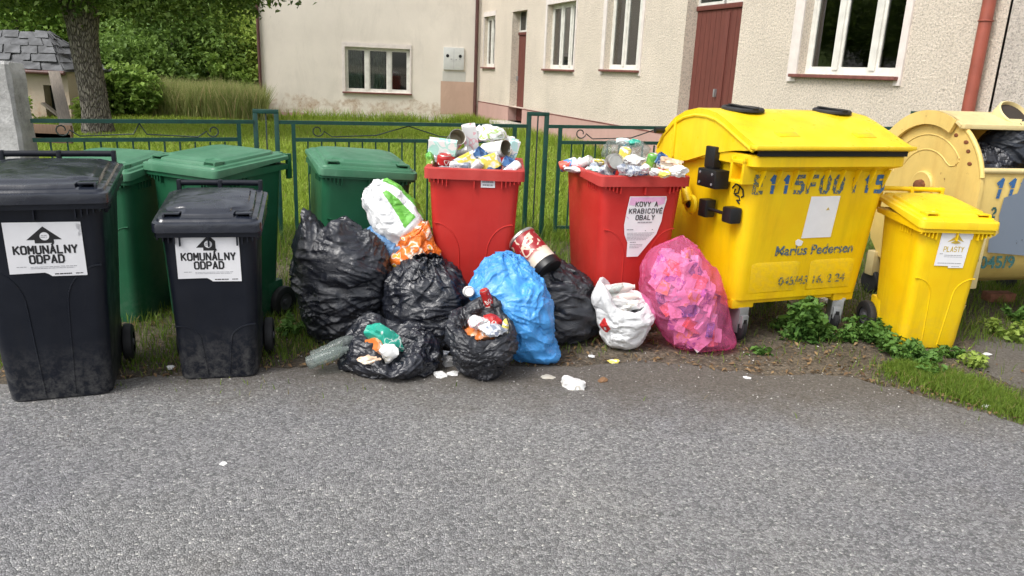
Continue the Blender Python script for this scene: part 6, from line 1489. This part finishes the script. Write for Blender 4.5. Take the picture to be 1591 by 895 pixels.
# loose grit and dry bits too small to count
n=2600;x=rng.uniform(-4,4.5,n);y=edge_y(x)+rng.normal(size=n)*.35-.05;big=rng.random(500);x=np.r_[x,rng.uniform(-3.2,3.5,500)];y=np.r_[y,1.4+2.3*rng.random(500)]
s_=np.r_[rng.uniform(.003,.009,n),rng.uniform(.002,.005,500)];C=np.stack([x,y,.004+s_*.4],1)
T0=np.array([(1,1,0),(-1,1,0),(-1,-1,0),(1,-1,0),(0,0,1.)])*[.5,.4,.6];an=rng.uniform(0,6.28,len(x));ca,sa=np.cos(an),np.sin(an)
V=T0[None]*s_[:,None,None]*rng.uniform(.6,1.4,(len(x),5,1));V=np.stack([V[:,:,0]*ca[:,None]-V[:,:,1]*sa[:,None],V[:,:,0]*sa[:,None]+V[:,:,1]*ca[:,None],V[:,:,2]],2)+C[:,None]
i=np.arange(len(x))[:,None]*5;Fg=np.concatenate([i+[0,1,4],i+[1,2,4],i+[2,3,4],i+[3,0,4]],1).reshape(-1,3)
t=Mt('grit');at=t.attr('tint');t.base(t.ramp(at.outputs['Fac'],[(0,(.10,.085,.07)),(.5,(.24,.22,.20)),(.85,(.40,.38,.35)),(1,(.65,.63,.6))])).set(Roughness=.9)
npmesh('grit',V.reshape(-1,3),Fg,t.m,None,False,{'tint':('POINT',np.repeat(rng.random(len(x)),5))})['kind']='stuff'
# dead leaves and straw on the soil
n=1500;x=rng.uniform(-3,3.4,n);y=edge_y(x)+rng.random(n)**1.5*1.1+.0;C=np.stack([x,y,rng.uniform(.008,.02,n)],1)
M_dead=leafmat('dead_leaves',(.10,.055,.03),(.30,.20,.10),None,.1);leaves('dead_leaves',C,.024,M_dead,up=2.5,elong=2.2,kind='stuff')
# ------------------------------------------------------------ shed, boards, planks at the left
M_slate=simple('grey_slate',(.11,.113,.12),.8,.45,4,bump=.004,bsc=20)
M_shed=plaster('peeling_shed_render',(.50,.42,.34),False,1)
sh0=atY(112,188,18.2);SW,SD=3.6,1.4
sx=sh0[0]
ez=atY(70,108,18.2)[2];rz_=atY(45,50,19.7)[2]
SH=empty('shed',(sx,18.2,0),R_(-6),'old rendered shed with slate roof and dark doorway behind the concrete post','shed')
b=MB();b.add([(-SW,0,0),(-.62,0,0),(-.62,0,ez),(-SW,0,ez)],[(0,1,2,3)]);b.add([(-.12,0,0),(0,0,0),(0,0,ez),(-.12,0,ez)],[(0,1,2,3)]);b.add([(-.62,0,ez-.35),(-.12,0,ez-.35),(-.12,0,ez),(-.62,0,ez)],[(0,1,2,3)])
b.add([(0,0,0),(0,SD,0),(0,SD,ez),(0,0,ez)],[(0,1,2,3)]);b.add([(-SW,0,0),(-SW,SD,0),(-SW,SD,ez),(-SW,0,ez)],[(0,1,2,3)]);b.add([(-SW,SD,0),(0,SD,0),(0,SD,ez),(-SW,SD,ez)],[(0,1,2,3)])
b.add([(-.62,0,0),(-.62,.25,0),(-.62,.25,ez-.35),(-.62,0,ez-.35)],[(0,1,2,3)]);b.build('wall',M_shed,SH)
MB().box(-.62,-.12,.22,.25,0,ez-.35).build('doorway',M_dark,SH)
rise=rz_-ez;hip=1.0
f0=Vector((-SW-.2,-.25,ez-.03));f1=Vector((.12,-.25,ez-.03));g0=Vector((-SW-.2,SD/2,rz_));g1=Vector((.12-hip,SD/2,rz_));h1=Vector((.12,SD+.25,ez-.03));h0=Vector((-SW-.2,SD+.25,ez-.03))
rf=MB().add([f0,f1,g1,g0,h1,h0],[(0,1,2,3),(1,4,2),(4,5,3,2)]).build('roof',M_slate,SH)
def slates(A,Bv,Cc,Dd,rows,cols,parent,tri=False):
    """individual slates on the quad A-B (eave) to D-C (ridge)"""
    n=(Bv-A).cross(Dd-A).normalized()
    if n.z<0:n=-n
    for r in range(rows):
        t0,t1=r/rows,(r+1.12)/rows;a0=A.lerp(Dd,t0);b0=Bv.lerp(Cc,t0);a1=A.lerp(Dd,min(1,t1));b1=Bv.lerp(Cc,min(1,t1))
        off=.5*(r%2)/cols
        for c in range(cols+(r%2)):
            u0,u1=max(0,c/cols-off),min(1,(c+1)/cols-off)
            if u1-u0<.01 or (b0-a0).length*(u1-u0)<.05: continue
            lift=n*(.035+random.uniform(0,.012));li2=n*(.012)
            p=[a0.lerp(b0,u0+.004)+lift,a0.lerp(b0,u1-.004)+lift,a1.lerp(b1,u1-.004)+li2,a1.lerp(b1,u0+.004)+li2]
            q_=[x_-n*.012 for x_ in p];j=Vector((random.uniform(-.02,.02),random.uniform(-.03,.03),random.uniform(-.01,.03)));rj=[Vector((random.uniform(-.05,.05),random.uniform(-.03,.03),random.uniform(-.012,.012))) for _ in p];p=[x_+j+w_ for x_,w_ in zip(p,rj)];q_=[x_+j+w_ for x_,w_ in zip(q_,rj)]
            MB().add(p+q_,[(0,1,2,3),(7,6,5,4),(0,4,5,1),(1,5,6,2),(2,6,7,3),(3,7,4,0)]).build('slate',M_slate,parent)
slates(f0,f1,g1,g0,5,8,rf);slates(f1,h1,g1+Vector((0,.02,0)),g1,5,5,rf)
MB().tube([f0+Vector((0,-.03,-.03)),f1+Vector((.03,-.03,-.03))],.05,8).build('gutter',M_pipe2,SH,50)
LT=empty('lean_to',(sx+.05,18.9,0),R_(4),'low lean-to with dark open front beside the shed','shed')
w2=atY(130,180,18.9)[0]-sx+.05;zt=atY(115,130,18.9)[2];zl=atY(128,140,18.9)[2]
MB().add([(0,-.2,zt),(w2+.15,-.2,zl),(w2+.15,2.0,zl),(0,2.0,zt),(0,-.2,zt-.05),(w2+.15,-.2,zl-.05),(w2+.15,2.0,zl-.05),(0,2.0,zt-.05)],[(0,1,2,3),(7,6,5,4),(0,4,5,1),(1,5,6,2),(2,6,7,3),(3,7,4,0)]).build('roof',M_slate,LT)
MB().box(w2,w2+.09,-.15,-.06,0,zl-.05).build('post',M_board,LT);MB().box(.0,w2,1.8,1.85,0,zl-.05).build('back_wall',M_board,LT)
MB().box(.0,w2,-.05,0,0,.75).build('front_board',M_board,LT)
def plank(A,Bv,w,th,mat,label):
    A,Bv=Vector(A),Vector(Bv);d=Bv-A;o=MB().bbox(-w/2,w/2,-th/2,th/2,0,d.length,.006).build('plank',mat,None,30);o.location=A;o.rotation_mode='QUATERNION';o.rotation_quaternion=d.to_track_quat('Z','Y');tag(o,label,'plank')
plank((*gnd(107,215)[:2],0),atY(84,112,17.6),.22,.05,M_greyboard,'wide grey plank leaning against the shed doorway')
p0=atY(100,186,16.5);p1=atY(66,160,16.5);plank(p0,p1,.12,.04,M_greyboard,'narrow grey plank lying slanted before the shed')
for i,(x0,x1,y_,hgt) in enumerate(((47,112,203,.20),(50,112,213,.14))):
    A=atY(x0,y_,11.5);Bq=atY(x1,y_+2,11.5);b=MB();b.bbox(0,Bq[0]-A[0],-.03,.03,-hgt/2,hgt/2,.006);o=b.build('plank',M_board,None,30);o.location=tuple(A);tag(o,('upper','lower')[i]+' brown board of the pile behind the left fence panel','plank')
weed((sx-.9,17.4,0),.5,1.1,500,.12,'tall green weed growing against the shed wall',M_leafl,12,'garden weeds')
weed((sx+1.1,17.0,0),.4,.95,400,.12,'light green weed between shed and tree trunk',M_leafl,12,'garden weeds')
